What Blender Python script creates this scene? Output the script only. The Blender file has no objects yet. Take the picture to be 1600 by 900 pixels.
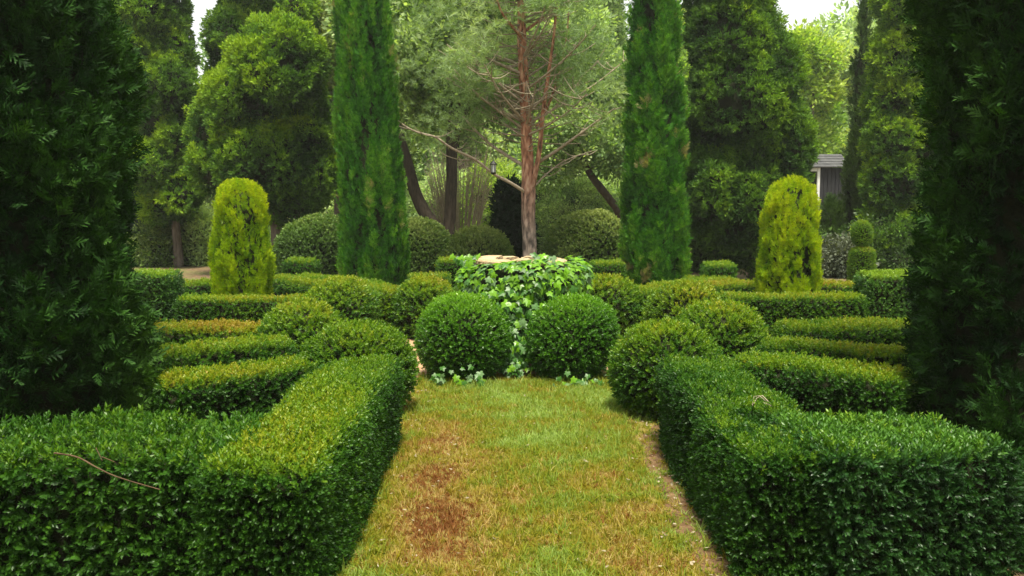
import bpy, math, random
import numpy as np
from mathutils import Vector, Matrix

rad = math.radians
sc = bpy.context.scene
random.seed(7)
rng = np.random.default_rng(7)

# ------------------------------------------------------------------ camera, world, sun, exposure
CAM = np.array([0.0, 0.0, 1.6])
FPX, TILT = 1400.0, math.atan(150 / 1400.0)
cd = bpy.data.cameras.new('camera')
cd.sensor_width = 36.0
cd.lens = 36.0 * FPX / 1600.0
cd.clip_end = 400.0
cam = bpy.data.objects.new('camera', cd)
cam.location = CAM
cam.rotation_euler = (math.pi / 2 - TILT, 0, 0)
sc.collection.objects.link(cam)
sc.camera = cam

SUN_EL, SUN_AZ = 73.0, 172.0         # azimuth measured from +Y towards +X: high up, from behind the camera
w = bpy.data.worlds.new('World')
sc.world = w
w.use_nodes = True
nt = w.node_tree
nt.nodes.clear()
sky = nt.nodes.new('ShaderNodeTexSky')
sky.sky_type = 'NISHITA'
sky.sun_disc = False
sky.sun_elevation = rad(SUN_EL)
sky.sun_rotation = rad(SUN_AZ)
sky.dust_density = 3.0
cl = nt.nodes.new('ShaderNodeMix'); cl.data_type = 'RGBA'
cl.inputs[0].default_value = 0.78
cl.inputs[7].default_value = (11.0, 11.2, 10.4, 1)
bg = nt.nodes.new('ShaderNodeBackground'); bg.inputs[1].default_value = 0.082
wo = nt.nodes.new('ShaderNodeOutputWorld')
nt.links.new(sky.outputs[0], cl.inputs[6])
nt.links.new(cl.outputs[2], bg.inputs[0])
nt.links.new(bg.outputs[0], wo.inputs[0])

sl = bpy.data.lights.new('sun', 'SUN')
sl.energy = 5.0
sl.angle = rad(11)
sl.color = (1.0, 0.94, 0.78)
so = bpy.data.objects.new('sun', sl)
d = Vector((math.sin(rad(SUN_AZ)) * math.cos(rad(SUN_EL)), math.cos(rad(SUN_AZ)) * math.cos(rad(SUN_EL)), math.sin(rad(SUN_EL))))
so.rotation_euler = d.to_track_quat('Z', 'Y').to_euler()
so.location = (0, 0, 30)
sc.collection.objects.link(so)

sc.view_settings.view_transform = 'Standard'
sc.view_settings.look = 'None'
sc.view_settings.exposure = 0.72
sc.view_settings.gamma = 1.0
sc.render.engine = 'CYCLES'
sc.cycles.max_bounces = 6
sc.cycles.diffuse_bounces = 3
sc.cycles.glossy_bounces = 2
sc.cycles.transmission_bounces = 3
sc.cycles.transparent_max_bounces = 4
sc.cycles.volume_bounces = 0
sc.cycles.use_denoising = True

# ------------------------------------------------------------------ survey: where a sight line meets a height or a distance
def ray(px, py):
    f = np.array([0, math.cos(TILT), -math.sin(TILT)]); u = np.array([0, math.sin(TILT), math.cos(TILT)])
    return f * FPX + np.array([px - 800.0, 0, 0]) + u * (450.0 - py)
def G(px, py, z=0.5):
    r = ray(px, py); t = (z - CAM[2]) / r[2]
    return (r[0] * t, r[1] * t)
def D(px, py, Y):
    r = ray(px, py); t = Y / r[1]
    return (r[0] * t, CAM[2] + r[2] * t)
def PX(Y):                     # metres per picture unit at distance Y
    return Y / FPX

# ------------------------------------------------------------------ objects
def link(o, parent=None):
    sc.collection.objects.link(o)
    if parent is not None:
        o.parent = parent
    return o
def empty(name, loc, label=None, cat=None, group=None, kind=None):
    o = bpy.data.objects.new(name, None); o.location = loc; o.empty_display_size = 0.2
    link(o); tag(o, label, cat, group, kind); return o
def tag(o, label=None, cat=None, group=None, kind=None):
    if label: o['label'] = label
    if cat: o['category'] = cat
    if group: o['group'] = group
    if kind: o['kind'] = kind
    return o
def mesh_obj(name, V, F, mat, parent=None, smooth=True):
    """V in world coordinates; stored relative to the parent's location"""
    V = np.asarray(V, float)
    if parent is not None: V = V - np.array(parent.location)
    me = bpy.data.meshes.new(name)
    me.from_pydata(V.tolist(), [], [tuple(f) for f in F])
    me.materials.append(mat)
    if smooth: me.shade_smooth()
    o = bpy.data.objects.new(name, me)
    return link(o, parent)

# ------------------------------------------------------------------ materials
def newmat(name):
    m = bpy.data.materials.new(name); m.use_nodes = True
    m.node_tree.nodes.clear()
    return m, m.node_tree.nodes, m.node_tree.links
def ramp(n, stops):
    r = n.new('ShaderNodeValToRGB'); e = r.color_ramp.elements
    while len(e) < len(stops): e.new(0.5)
    for k, (p, c) in enumerate(stops):
        e[k].position = p; e[k].color = (*c, 1)
    return r
def leafmat(name, stops, rough=0.45, trans=0.3, spec=0.4, var=0.35, sat=1.0):
    m, n, l = newmat(name)
    at = n.new('ShaderNodeAttribute'); at.attribute_type = 'INSTANCER'; at.attribute_name = 'tint'
    g = n.new('ShaderNodeNewGeometry')
    add = n.new('ShaderNodeMath'); add.operation = 'MULTIPLY_ADD'; add.inputs[1].default_value = 0.22; add.inputs[2].default_value = -0.11
    l.new(g.outputs['Random Per Island'], add.inputs[0])
    s = n.new('ShaderNodeMath'); s.operation = 'ADD'; s.use_clamp = True
    l.new(at.outputs['Fac'], s.inputs[0]); l.new(add.outputs[0], s.inputs[1])
    r = ramp(n, stops); l.new(s.outputs[0], r.inputs[0])
    hv = n.new('ShaderNodeHueSaturation'); hv.inputs['Saturation'].default_value = sat
    vv = n.new('ShaderNodeMath'); vv.operation = 'MULTIPLY_ADD'; vv.inputs[1].default_value = var * 2; vv.inputs[2].default_value = 1 - var
    l.new(g.outputs['Random Per Island'], vv.inputs[0]); l.new(vv.outputs[0], hv.inputs['Value'])
    l.new(r.outputs[0], hv.inputs['Color'])
    p = n.new('ShaderNodeBsdfPrincipled'); p.inputs['Roughness'].default_value = rough
    p.inputs['Specular IOR Level'].default_value = spec
    l.new(hv.outputs[0], p.inputs['Base Color'])
    t = n.new('ShaderNodeBsdfTranslucent')
    tc = n.new('ShaderNodeMix'); tc.data_type = 'RGBA'; tc.blend_type = 'MULTIPLY'; tc.inputs[0].default_value = 1
    tc.inputs[7].default_value = (1.5, 1.6, 0.5, 1); l.new(hv.outputs[0], tc.inputs[6]); l.new(tc.outputs[2], t.inputs[0])
    mx = n.new('ShaderNodeMixShader'); mx.inputs[0].default_value = trans
    l.new(p.outputs[0], mx.inputs[1]); l.new(t.outputs[0], mx.inputs[2])
    o = n.new('ShaderNodeOutputMaterial'); l.new(mx.outputs[0], o.inputs[0])
    return m
def noisemat(name, stops, scale=6.0, detail=6, rough=0.9, bump=0.4, bscale=None, stretch=(1, 1, 1), spec=0.2):
    m, n, l = newmat(name)
    tc = n.new('ShaderNodeTexCoord'); mp = n.new('ShaderNodeMapping'); mp.inputs['Scale'].default_value = stretch
    l.new(tc.outputs['Object'], mp.inputs[0])
    ns = n.new('ShaderNodeTexNoise'); ns.inputs['Scale'].default_value = scale; ns.inputs['Detail'].default_value = detail
    ns.inputs['Roughness'].default_value = 0.65
    l.new(mp.outputs[0], ns.inputs[0])
    r = ramp(n, stops); l.new(ns.outputs[0], r.inputs[0])
    b = n.new('ShaderNodeTexNoise'); b.inputs['Scale'].default_value = bscale or scale * 4; b.inputs['Detail'].default_value = 8
    l.new(mp.outputs[0], b.inputs[0])
    bp = n.new('ShaderNodeBump'); bp.inputs['Strength'].default_value = bump; bp.inputs['Distance'].default_value = 0.03
    l.new(b.outputs[0], bp.inputs['Height'])
    p = n.new('ShaderNodeBsdfPrincipled'); p.inputs['Roughness'].default_value = rough; p.inputs['Specular IOR Level'].default_value = spec
    l.new(r.outputs[0], p.inputs['Base Color']); l.new(bp.outputs[0], p.inputs['Normal'])
    o = n.new('ShaderNodeOutputMaterial'); l.new(p.outputs[0], o.inputs[0])
    return m

# tint 0 = old dark leaf ... 1 = new, yellowing growth; lit tops and sides painted in too
M_BOX = leafmat('boxwood_leaf', [(0, (0.014, 0.050, 0.008)), (0.35, (0.040, 0.115, 0.010)), (0.62, (0.120, 0.210, 0.010)), (0.82, (0.21, 0.235, 0.012)), (1, (0.26, 0.19, 0.025))], rough=0.42, trans=0.32, spec=0.32)
M_BALL = leafmat('boxwood_ball_leaf', [(0, (0.020, 0.075, 0.006)), (0.4, (0.050, 0.150, 0.008)), (0.8, (0.13, 0.27, 0.012)), (1, (0.24, 0.36, 0.03))], rough=0.36, trans=0.35, spec=0.5)
M_BOXB = leafmat('blue_green_box_leaf', [(0, (0.009, 0.036, 0.009)), (0.5, (0.028, 0.088, 0.016)), (0.8, (0.07, 0.17, 0.015)), (1, (0.16, 0.25, 0.012))], rough=0.4, trans=0.25, spec=0.4)
M_CYP = leafmat('cypress_leaf', [(0, (0.003, 0.012, 0.003)), (0.4, (0.009, 0.036, 0.006)), (0.8, (0.028, 0.085, 0.010)), (1, (0.06, 0.14, 0.02))], rough=0.65, trans=0.15, spec=0.15)
M_CYPL = leafmat('bright_cypress_leaf', [(0, (0.012, 0.060, 0.008)), (0.5, (0.045, 0.175, 0.012)), (0.85, (0.13, 0.30, 0.02)), (1, (0.30, 0.27, 0.13))], rough=0.6, trans=0.3, spec=0.2)
M_GOLD = leafmat('golden_cypress_leaf', [(0, (0.035, 0.11, 0.004)), (0.3, (0.11, 0.23, 0.006)), (0.65, (0.27, 0.40, 0.008)), (1, (0.44, 0.50, 0.010))], rough=0.6, trans=0.35, spec=0.15)
M_CON = leafmat('juniper_leaf', [(0, (0.012, 0.042, 0.010)), (0.35, (0.038, 0.095, 0.018)), (0.65, (0.085, 0.180, 0.020)), (0.85, (0.15, 0.27, 0.018)), (1, (0.22, 0.33, 0.015))], rough=0.6, trans=0.25, spec=0.2)
M_BLUE = leafmat('blue_green_conifer_leaf', [(0, (0.008, 0.035, 0.025)), (1, (0.03, 0.085, 0.045))], rough=0.6, trans=0.2)
M_PINE = leafmat('pine_needle', [(0, (0.10, 0.17, 0.07)), (0.6, (0.24, 0.34, 0.16)), (1, (0.42, 0.50, 0.27))], rough=0.5, trans=0.4, spec=0.25)
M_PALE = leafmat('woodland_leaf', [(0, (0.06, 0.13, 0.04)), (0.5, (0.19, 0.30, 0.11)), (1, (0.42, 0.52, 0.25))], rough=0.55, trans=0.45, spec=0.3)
M_LIME = leafmat('lime_leaf', [(0, (0.10, 0.19, 0.03)), (0.5, (0.20, 0.33, 0.05)), (1, (0.38, 0.46, 0.10))], rough=0.5, trans=0.5, spec=0.3)
M_OLIVE = leafmat('mound_leaf', [(0, (0.025, 0.060, 0.014)), (0.5, (0.085, 0.155, 0.028)), (1, (0.27, 0.31, 0.10))], rough=0.5, trans=0.3, spec=0.3)
M_GREY = leafmat('grey_shrub_leaf', [(0, (0.025, 0.045, 0.022)), (1, (0.12, 0.14, 0.09))], rough=0.7, trans=0.2)
M_GRASS = leafmat('grass_blade', [(0, (0.27, 0.36, 0.10)), (0.2, (0.16, 0.23, 0.025)), (0.42, (0.20, 0.20, 0.015)), (0.60, (0.25, 0.195, 0.022)), (0.72, (0.42, 0.34, 0.13)), (0.84, (0.25, 0.115, 0.032)), (1, (0.17, 0.065, 0.022))], rough=0.6, trans=0.35, spec=0.15, var=0.45)
M_IVY1 = leafmat('ivy_leaf_lime', [(0, (0.15, 0.33, 0.012)), (1, (0.15, 0.33, 0.012))], rough=0.35, trans=0.35, spec=0.4)
M_IVY2 = leafmat('ivy_leaf_green', [(0, (0.045, 0.14, 0.015)), (1, (0.045, 0.14, 0.015))], rough=0.4, trans=0.25, spec=0.4)
M_IVY3 = leafmat('ivy_leaf_pale', [(0, (0.13, 0.23, 0.09)), (1, (0.13, 0.23, 0.09))], rough=0.45, trans=0.25, spec=0.3)
M_TWIG = noisemat('inner_twigs', [(0.3, (0.007, 0.010, 0.004)), (0.7, (0.026, 0.030, 0.010))], scale=20)
M_BARK = noisemat('bark_dark', [(0.3, (0.030, 0.022, 0.016)), (0.7, (0.10, 0.075, 0.055))], scale=8, stretch=(3, 3, 0.6), bump=0.8)
M_BARKG = noisemat('bark_grey', [(0.3, (0.06, 0.045, 0.035)), (0.7, (0.19, 0.155, 0.125))], scale=8, stretch=(3, 3, 0.6), bump=0.8)
M_DEAD = noisemat('dry_twig', [(0.3, (0.24, 0.19, 0.13)), (0.7, (0.42, 0.36, 0.26))], scale=10)
M_STONE = noisemat('sandstone', [(0.25, (0.20, 0.14, 0.08)), (0.5, (0.42, 0.31, 0.18)), (0.75, (0.55, 0.44, 0.28))], scale=7, bump=0.7)

def pinebark():
    m, n, l = newmat('pine_bark')
    tc = n.new('ShaderNodeTexCoord'); sp = n.new('ShaderNodeSeparateXYZ'); l.new(tc.outputs['Object'], sp.inputs[0])
    ma = n.new('ShaderNodeMapRange'); ma.inputs[1].default_value = 0.9; ma.inputs[2].default_value = 2.2; l.new(sp.outputs[2], ma.inputs[0])
    mp = n.new('ShaderNodeMapping'); mp.inputs['Scale'].default_value = (7, 7, 2.2); l.new(tc.outputs['Object'], mp.inputs[0])
    ns = n.new('ShaderNodeTexVoronoi'); ns.inputs['Scale'].default_value = 2.2; l.new(mp.outputs[0], ns.inputs[0])
    n2 = n.new('ShaderNodeTexNoise'); n2.inputs['Scale'].default_value = 3; n2.inputs['Detail'].default_value = 8; l.new(mp.outputs[0], n2.inputs[0])
    lo = ramp(n, [(0.35, (0.05, 0.04, 0.035)), (0.65, (0.32, 0.25, 0.21))]); hi = ramp(n, [(0.32, (0.10, 0.04, 0.025)), (0.5, (0.42, 0.18, 0.10)), (0.7, (0.66, 0.40, 0.27))])
    l.new(n2.outputs[0], lo.inputs[0]); l.new(n2.outputs[0], hi.inputs[0])
    mx = n.new('ShaderNodeMix'); mx.data_type = 'RGBA'; l.new(ma.outputs[0], mx.inputs[0]); l.new(lo.outputs[0], mx.inputs[6]); l.new(hi.outputs[0], mx.inputs[7])
    bp = n.new('ShaderNodeBump'); bp.inputs['Strength'].default_value = 1.0; bp.inputs['Distance'].default_value = 0.03; l.new(ns.outputs['Distance'], bp.inputs['Height'])
    p = n.new('ShaderNodeBsdfPrincipled'); p.inputs['Roughness'].default_value = 0.9; l.new(mx.outputs[2], p.inputs['Base Color']); l.new(bp.outputs[0], p.inputs['Normal'])
    o = n.new('ShaderNodeOutputMaterial'); l.new(p.outputs[0], o.inputs[0]); return m
M_PINEBARK = pinebark()

# ------------------------------------------------------------------ sprigs (small source meshes, instanced by the foliage parts)
def src(name, V, F, mat):
    me = bpy.data.meshes.new(name); me.from_pydata(V, [], F); me.materials.append(mat); me.shade_smooth()
    return me
def leaf_quad(V, F, base, dirv, side, nrm, L, W, fold=0.15):
    b = len(V)
    c = base + dirv * L * 0.5 - nrm * W * fold
    V += [tuple(base), tuple(base + dirv * L * 0.45 + side * W * 0.5), tuple(base + dirv * L), tuple(base + dirv * L * 0.45 - side * W * 0.5), tuple(c)]
    F += [(b, b + 1, b + 4), (b + 1, b + 2, b + 4), (b + 2, b + 3, b + 4), (b + 3, b, b + 4)]
def frame(dv, r):
    dv = dv.normalized(); s = dv.cross(Vector((r.uniform(-1, 1), r.uniform(-1, 1), r.uniform(-1, 1)))).normalized()
    return dv, s, s.cross(dv).normalized()
def sprig_box(seed, L=0.05, nn=6, lf=0.021, lw=0.011):
    r = random.Random(seed); V = []; F = []
    for k in range(nn):
        z = L * (0.15 + 0.85 * k / (nn - 1)); a0 = k * math.pi / 2 + r.uniform(-.3, .3)
        for q in (0, math.pi):
            a = a0 + q; el = rad(r.uniform(20, 50) + 25 * k / nn)
            dv = Vector((math.cos(a) * math.cos(el), math.sin(a) * math.cos(el), math.sin(el)))
            up = Vector((0, 0, 1)); s = dv.cross(up).normalized(); nr = s.cross(dv).normalized()
            s = (s + nr * r.uniform(-.5, .5)).normalized(); nr = s.cross(dv).normalized()
            sz = r.uniform(.75, 1.15)
            leaf_quad(V, F, Vector((0, 0, z)), dv, s, nr, lf * sz, lw * sz)
    return V, F
def sprig_frond(seed, L=0.14, n=9, wd=0.0085):
    """flat scale-leaf spray in the XZ plane"""
    r = random.Random(seed); V = []; F = []
    def strip(a, b, w):
        dv = (b - a).normalized(); s = Vector((dv.z, r.uniform(-.5, .5), -dv.x)).normalized()
        k = len(V); m = (a + b) * .5
        V.extend([tuple(a - s * w * .4), tuple(m - s * w), tuple(b), tuple(m + s * w), tuple(a + s * w * .4)])
        F.append((k, k + 1, k + 2, k + 3, k + 4))
    bend = r.uniform(-.15, .25)
    P = lambda t: Vector((bend * L * t * t * 0.6, L * .12 * math.sin(t * 2.5 + seed), L * t))
    strip(P(0), P(.55), wd * .6); strip(P(.5), P(1.0), wd * .7)
    for k in range(n):
        t = .1 + .8 * k / n; sd = -1 if k % 2 else 1; ln = L * (.5 - .32 * t) * r.uniform(.8, 1.2)
        a = P(t); dv = Vector((sd * math.sin(rad(38)), r.uniform(-.3, .3), math.cos(rad(38)))).normalized()
        b = a + dv * ln; strip(a, b, wd * .62)
        for q in (.35, .65):
            a2 = a + dv * ln * q; d2 = (dv + Vector((-sd * .8 if q < .5 else sd * .6, r.uniform(-.4, .4), .5))).normalized()
            strip(a2, a2 + d2 * ln * .42, wd * .5)
    return V, F
def sprig_plume(seed, L=0.2, n=22, spread=32, wd=0.012, low=0.0):
    r = random.Random(seed); V = []; F = []
    for k in range(n):
        a = r.uniform(0, 2 * math.pi); el = rad(r.uniform(3, spread)); z0 = r.uniform(low, .55) * L
        dv = Vector((math.cos(a) * math.sin(el), math.sin(a) * math.sin(el), math.cos(el)))
        dv, s, nr = frame(dv, r); ln = L * r.uniform(.3, .55); b = Vector((math.cos(a) * .03 * L, math.sin(a) * .03 * L, z0)) + dv * z0 * .3
        leaf_quad(V, F, b, dv, s, nr, ln, wd * r.uniform(.7, 1.3), .2)
    return V, F
def sprig_clump(seed, R=0.14, n=26, lf=0.055, lw=0.03):
    r = random.Random(seed); V = []; F = []
    for k in range(n):
        p = Vector((r.gauss(0, 1), r.gauss(0, 1), r.gauss(0, 1))).normalized() * R * r.uniform(.3, 1) ** .6
        p.z = p.z * .7 + R * .4
        dv = (p * 4 + Vector((r.uniform(-.5, .5), r.uniform(-.5, .5), r.uniform(-.3, .5)))).normalized(); dv, s, nr = frame(dv, r)
        sz = r.uniform(.7, 1.3); leaf_quad(V, F, p, dv, s, nr, lf * sz, lw * sz, .1)
    return V, F
def sprig_needles(seed, L=0.13, n=20, wd=0.0085):
    r = random.Random(seed); V = []; F = []
    for k in range(n):
        a = r.uniform(0, 2 * math.pi); el = rad(r.uniform(15, 80)); z0 = r.uniform(0, .09)
        dv = Vector((math.cos(a) * math.sin(el), math.sin(a) * math.sin(el), math.cos(el)))
        dv, s, nr = frame(dv, r); b = Vector((0, 0, z0)); e = b + dv * L * r.uniform(.7, 1.1); k0 = len(V)
        V += [tuple(b - s * wd * .5), tuple(b + s * wd * .5), tuple(e)]; F.append((k0, k0 + 1, k0 + 2))
    return V, F
def sprig_grass(seed, n=10, h=0.045, wd=0.0045, R=0.02, lean=55):
    r = random.Random(seed); V = []; F = []
    for k in range(n):
        a = r.uniform(0, 2 * math.pi); ln = h * r.uniform(.45, 1.25); th = rad(r.uniform(5, lean)); a2 = r.uniform(0, 2 * math.pi)
        b = Vector((math.cos(a) * R * r.random(), math.sin(a) * R * r.random(), -.004))
        hd = Vector((math.cos(a2), math.sin(a2), 0)); s = Vector((-math.sin(a2), math.cos(a2), 0)) * wd * .5
        m = b + hd * math.sin(th) * ln * .5 + Vector((0, 0, math.cos(th) * ln * .55)); e = m + hd * math.sin(th * 1.9) * ln * .5 + Vector((0, 0, math.cos(th * 1.9) * ln * .5))
        k0 = len(V); V += [tuple(b - s), tuple(b + s), tuple(m + s * .8), tuple(m - s * .8), tuple(e)]
        F += [(k0, k0 + 1, k0 + 2, k0 + 3), (k0 + 3, k0 + 2, k0 + 4)]
    return V, F

# a source object per (sprig kind, material, variant), never linked to the scene: only its geometry is instanced
_src = {}
def sources(kind, mat):
    key = (kind, mat.name)
    if key in _src: return _src[key]
    fn = {'box': lambda s: sprig_box(s), 'boxbig': lambda s: sprig_box(s, .075, 7, .030, .0135),
          'boxfar': lambda s: sprig_box(s, .07, 5, .036, .024), 'frond': lambda s: sprig_frond(s),
          'plume': lambda s: sprig_plume(s), 'tuft': lambda s: sprig_plume(s, .16, 20, 62, .022, .1), 'clump': lambda s: sprig_clump(s),
          'clumpfar': lambda s: sprig_clump(s, .26, 26, .11, .06), 'needles': lambda s: sprig_needles(s), 'grass': lambda s: sprig_grass(s),
          'grasslong': lambda s: sprig_grass(s, 8, .085, .005, .016, 62), 'twigs': lambda s: sprig_plume(s, .9, 9, 50, .012, 0)}[kind]
    obs = []
    for s in range(4):
        V, F = fn(s * 17 + 3); obs.append(bpy.data.objects.new('sprig', src('sprig', V, F, mat)))
    _src[key] = obs
    return obs
_trees = {}
def gn_tree(kind, mat):
    key = (kind, mat.name)
    if key in _trees: return _trees[key]
    t = bpy.data.node_groups.new('scatter_' + kind, 'GeometryNodeTree')
    t.interface.new_socket('Geometry', in_out='INPUT', socket_type='NodeSocketGeometry')
    t.interface.new_socket('Geometry', in_out='OUTPUT', socket_type='NodeSocketGeometry')
    n, l = t.nodes, t.links
    gi, go = n.new('NodeGroupInput'), n.new('NodeGroupOutput')
    g2i = n.new('GeometryNodeGeometryToInstance')
    for o in reversed(sources(kind, mat)):
        oi = n.new('GeometryNodeObjectInfo'); oi.inputs['Object'].default_value = o; oi.inputs['As Instance'].default_value = False
        l.new(oi.outputs['Geometry'], g2i.inputs[0])
    iop = n.new('GeometryNodeInstanceOnPoints')
    l.new(gi.outputs[0], iop.inputs['Points']); l.new(g2i.outputs[0], iop.inputs['Instance'])
    iop.inputs['Pick Instance'].default_value = True
    def na(nm, ty):
        a = n.new('GeometryNodeInputNamedAttribute'); a.data_type = ty; a.inputs[0].default_value = nm
        return [o for o in a.outputs if o.enabled][0]
    l.new(na('variant', 'INT'), iop.inputs['Instance Index'])
    e2r = n.new('FunctionNodeEulerToRotation'); l.new(na('rot', 'FLOAT_VECTOR'), e2r.inputs[0]); l.new(e2r.outputs[0], iop.inputs['Rotation'])
    l.new(na('scl', 'FLOAT'), iop.inputs['Scale'])
    l.new(iop.outputs[0], go.inputs[0])
    _trees[key] = t
    return t
N_INST = [0]
def scatter(name, P, Dr, Nn, S, T, kind, mat, parent, stuff=True, label=None):
    """P points, Dr sprig directions, Nn the way the flat side faces, S scales, T tints"""
    m = len(P)
    if m == 0: return None
    N_INST[0] += m
    P = P - (np.array(parent.location) if parent is not None else 0)
    z = Dr / np.linalg.norm(Dr, axis=1, keepdims=True)
    x = np.cross(Nn, z); bad = np.linalg.norm(x, axis=1) < 1e-4
    x[bad] = np.cross(rng.normal(size=(bad.sum(), 3)), z[bad])
    x /= np.linalg.norm(x, axis=1, keepdims=True); y = np.cross(z, x)
    ry = np.arcsin(np.clip(-x[:, 2], -1, 1)); rx = np.arctan2(y[:, 2], z[:, 2]); rz = np.arctan2(x[:, 1], x[:, 0])
    me = bpy.data.meshes.new(name); me.vertices.add(m)
    me.vertices.foreach_set('co', P.astype(np.float32).ravel())
    def att(nm, ty, key, arr):
        a = me.attributes.new(nm, ty, 'POINT'); a.data.foreach_set(key, arr)
    att('rot', 'FLOAT_VECTOR', 'vector', np.stack([rx, ry, rz], 1).astype(np.float32).ravel())
    att('scl', 'FLOAT', 'value', np.asarray(S, np.float32)); att('tint', 'FLOAT', 'value', np.clip(T, 0, 1).astype(np.float32))
    att('variant', 'INT', 'value', rng.integers(0, 4, m).astype(np.int32))
    me.materials.append(mat)
    o = bpy.data.objects.new(name, me); md = o.modifiers.new('scatter', 'NODES'); md.node_group = gn_tree(kind, mat)
    if stuff: o['kind'] = 'stuff'
    if label: o['label'] = label
    return link(o, parent)

# ------------------------------------------------------------------ noise and surfaces
class Noise:
    def __init__(s, seed, freq, n=14, stretch=(1, 1, 1)):
        r = np.random.default_rng(seed); k = r.normal(size=(n, 3)); k /= np.linalg.norm(k, axis=1, keepdims=True)
        s.k = k * freq * r.uniform(.6, 1.6, (n, 1)) * np.array(stretch); s.p = r.uniform(0, 6.28, n); s.n = n
    def __call__(s, P):
        return np.sin(P @ s.k.T + s.p).sum(1) / math.sqrt(s.n) * 0.9
def grid_faces(nu, nv, closed_v=False):
    F = []
    for i in range(nu - 1):
        for j in range(nv if closed_v else nv - 1):
            j2 = (j + 1) % nv
            F.append((i * nv + j, i * nv + j2, (i + 1) * nv + j2, (i + 1) * nv + j))
    return F
def sample(V, F, dens, wfun=None):
    """area weighted points on quads/tris, with face normals"""
    F = np.array([f if len(f) == 4 else (f[0], f[1], f[2], f[2]) for f in F])
    T = np.concatenate([F[:, [0, 1, 2]], F[:, [0, 2, 3]]]); a, b, c = V[T[:, 0]], V[T[:, 1]], V[T[:, 2]]
    cr = np.cross(b - a, c - a); ar = np.linalg.norm(cr, axis=1) / 2
    ok = ar > 1e-9; a, b, c, cr, ar = a[ok], b[ok], c[ok], cr[ok], ar[ok]
    wgt = ar * (wfun((a + b + c) / 3, cr / (2 * ar[:, None])) if wfun else 1.0)
    n = int(round(wgt.sum() * dens))
    idx = rng.choice(len(ar), n, p=wgt / wgt.sum())
    u, v = rng.random(n), rng.random(n); fl = u + v > 1; u[fl], v[fl] = 1 - u[fl], 1 - v[fl]
    P = a[idx] + (b[idx] - a[idx]) * u[:, None] + (c[idx] - a[idx]) * v[:, None]
    N = cr[idx] / (2 * ar[idx][:, None])
    return P, N
def unit(A): return A / np.maximum(np.linalg.norm(A, axis=1, keepdims=True), 1e-9)
UP = np.array([0, 0, 1.0])

def hedge_surface(path, w, h, cr=0.07, step=0.06, z0=0.0, taper=0.0, res=0.07):
    """a clipped hedge: rounded box section swept along path (x, y), with squared ends"""
    path = [np.array(p, float) for p in path]
    pts = [path[0]]
    for a, b in zip(path, path[1:]):
        n = max(1, int(np.linalg.norm(b - a) / step))
        pts += [a + (b - a) * k / n for k in range(1, n + 1)]
    pts = np.array(pts)
    if len(path) > 2:
        for _ in range(6): pts[1:-1] = (pts[:-2] + 2 * pts[1:-1] + pts[2:]) / 4
    tan = np.gradient(pts, axis=0); tan /= np.linalg.norm(tan, axis=1, keepdims=True)
    prof = []
    nz = max(3, int(h / res)); nw = max(3, int(w / res)); hw = w / 2
    for k in range(nz): prof.append((-hw, z0 + (h - cr - z0) * k / nz))
    for k in range(4): a = math.pi - math.pi / 2 * k / 3.0; prof.append((-hw + cr + cr * math.cos(a), h - cr + cr * math.sin(a)))
    for k in range(1, nw): prof.append((-hw + cr + (w - 2 * cr) * k / nw, h))
    for k in range(4): a = math.pi / 2 - math.pi / 2 * k / 3.0; prof.append((hw - cr + cr * math.cos(a), h - cr + cr * math.sin(a)))
    for k in range(nz, -1, -1): prof.append((hw, z0 + (h - cr - z0) * k / nz)) if k < nz else None
    prof = np.array(prof); prof[:, 0] *= 1 - taper * (prof[:, 1] / h)
    secs = []
    for side in (0, 1):
        p0, t0 = (pts[0], tan[0]) if side == 0 else (pts[-1], -tan[-1])
        caps = [(0.0, 0.0), (0.3, 0.0), (.6, 0.0), (0.85, 0.0)] + [(1 - cr / hw * (1 - math.sin(a)), cr * (1 - math.cos(a))) for a in (0.3, .8, 1.2)] + [(1, cr)]
        if side == 0: first = [(p0, t0, k, dd) for k, dd in caps]
        else: last = [(p0, t0, k, dd) for k, dd in reversed(caps)]
    rows = []
    def row(p, t, k, dd=9.0):
        nn = np.array([t[1], -t[0]]); off = prof[:, 0] * k
        zm = h if dd >= cr else h - cr + math.sqrt(max(cr * cr - (cr - dd) ** 2, 0))
        return np.stack([p[0] + nn[0] * off, p[1] + nn[1] * off, np.minimum(prof[:, 1], zm)], 1)
    for p0, t0, k, dd in first: rows.append(row(p0 + t0 * dd, t0, k, dd))
    mid = [i for i in range(len(pts)) if np.linalg.norm(pts[i] - pts[0]) > cr and np.linalg.norm(pts[i] - pts[-1]) > cr]
    for i in mid: rows.append(row(pts[i], tan[i], 1))
    for p0, t0, k, dd in last: rows.append(row(p0 + t0 * dd, -t0, k, dd))
    V = np.concatenate(rows); F = grid_faces(len(rows), len(prof))
    return V, F
def lathe_surface(prof, cx, cy, nseg=40, lean=(0, 0)):
    prof = np.array(prof, float); a = np.linspace(0, 2 * math.pi, nseg, endpoint=False)
    V = np.concatenate([np.stack([cx + lean[0] * z + r * np.cos(a), cy + lean[1] * z + r * np.sin(a), np.full(nseg, z)], 1) for r, z in prof])
    return V, grid_faces(len(prof), nseg, True)
def vnormals(V, F):
    N = np.zeros_like(V); F4 = np.array([f if len(f) == 4 else (f[0], f[1], f[2], f[2]) for f in F])
    n = np.cross(V[F4[:, 2]] - V[F4[:, 0]], V[F4[:, 3]] - V[F4[:, 1]])
    for k in range(4): np.add.at(N, F4[:, k], n)
    return unit(N)
def displaced(V, F, nz, amp):
    return V + vnormals(V, F) * (nz(V) * amp)[:, None]

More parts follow.
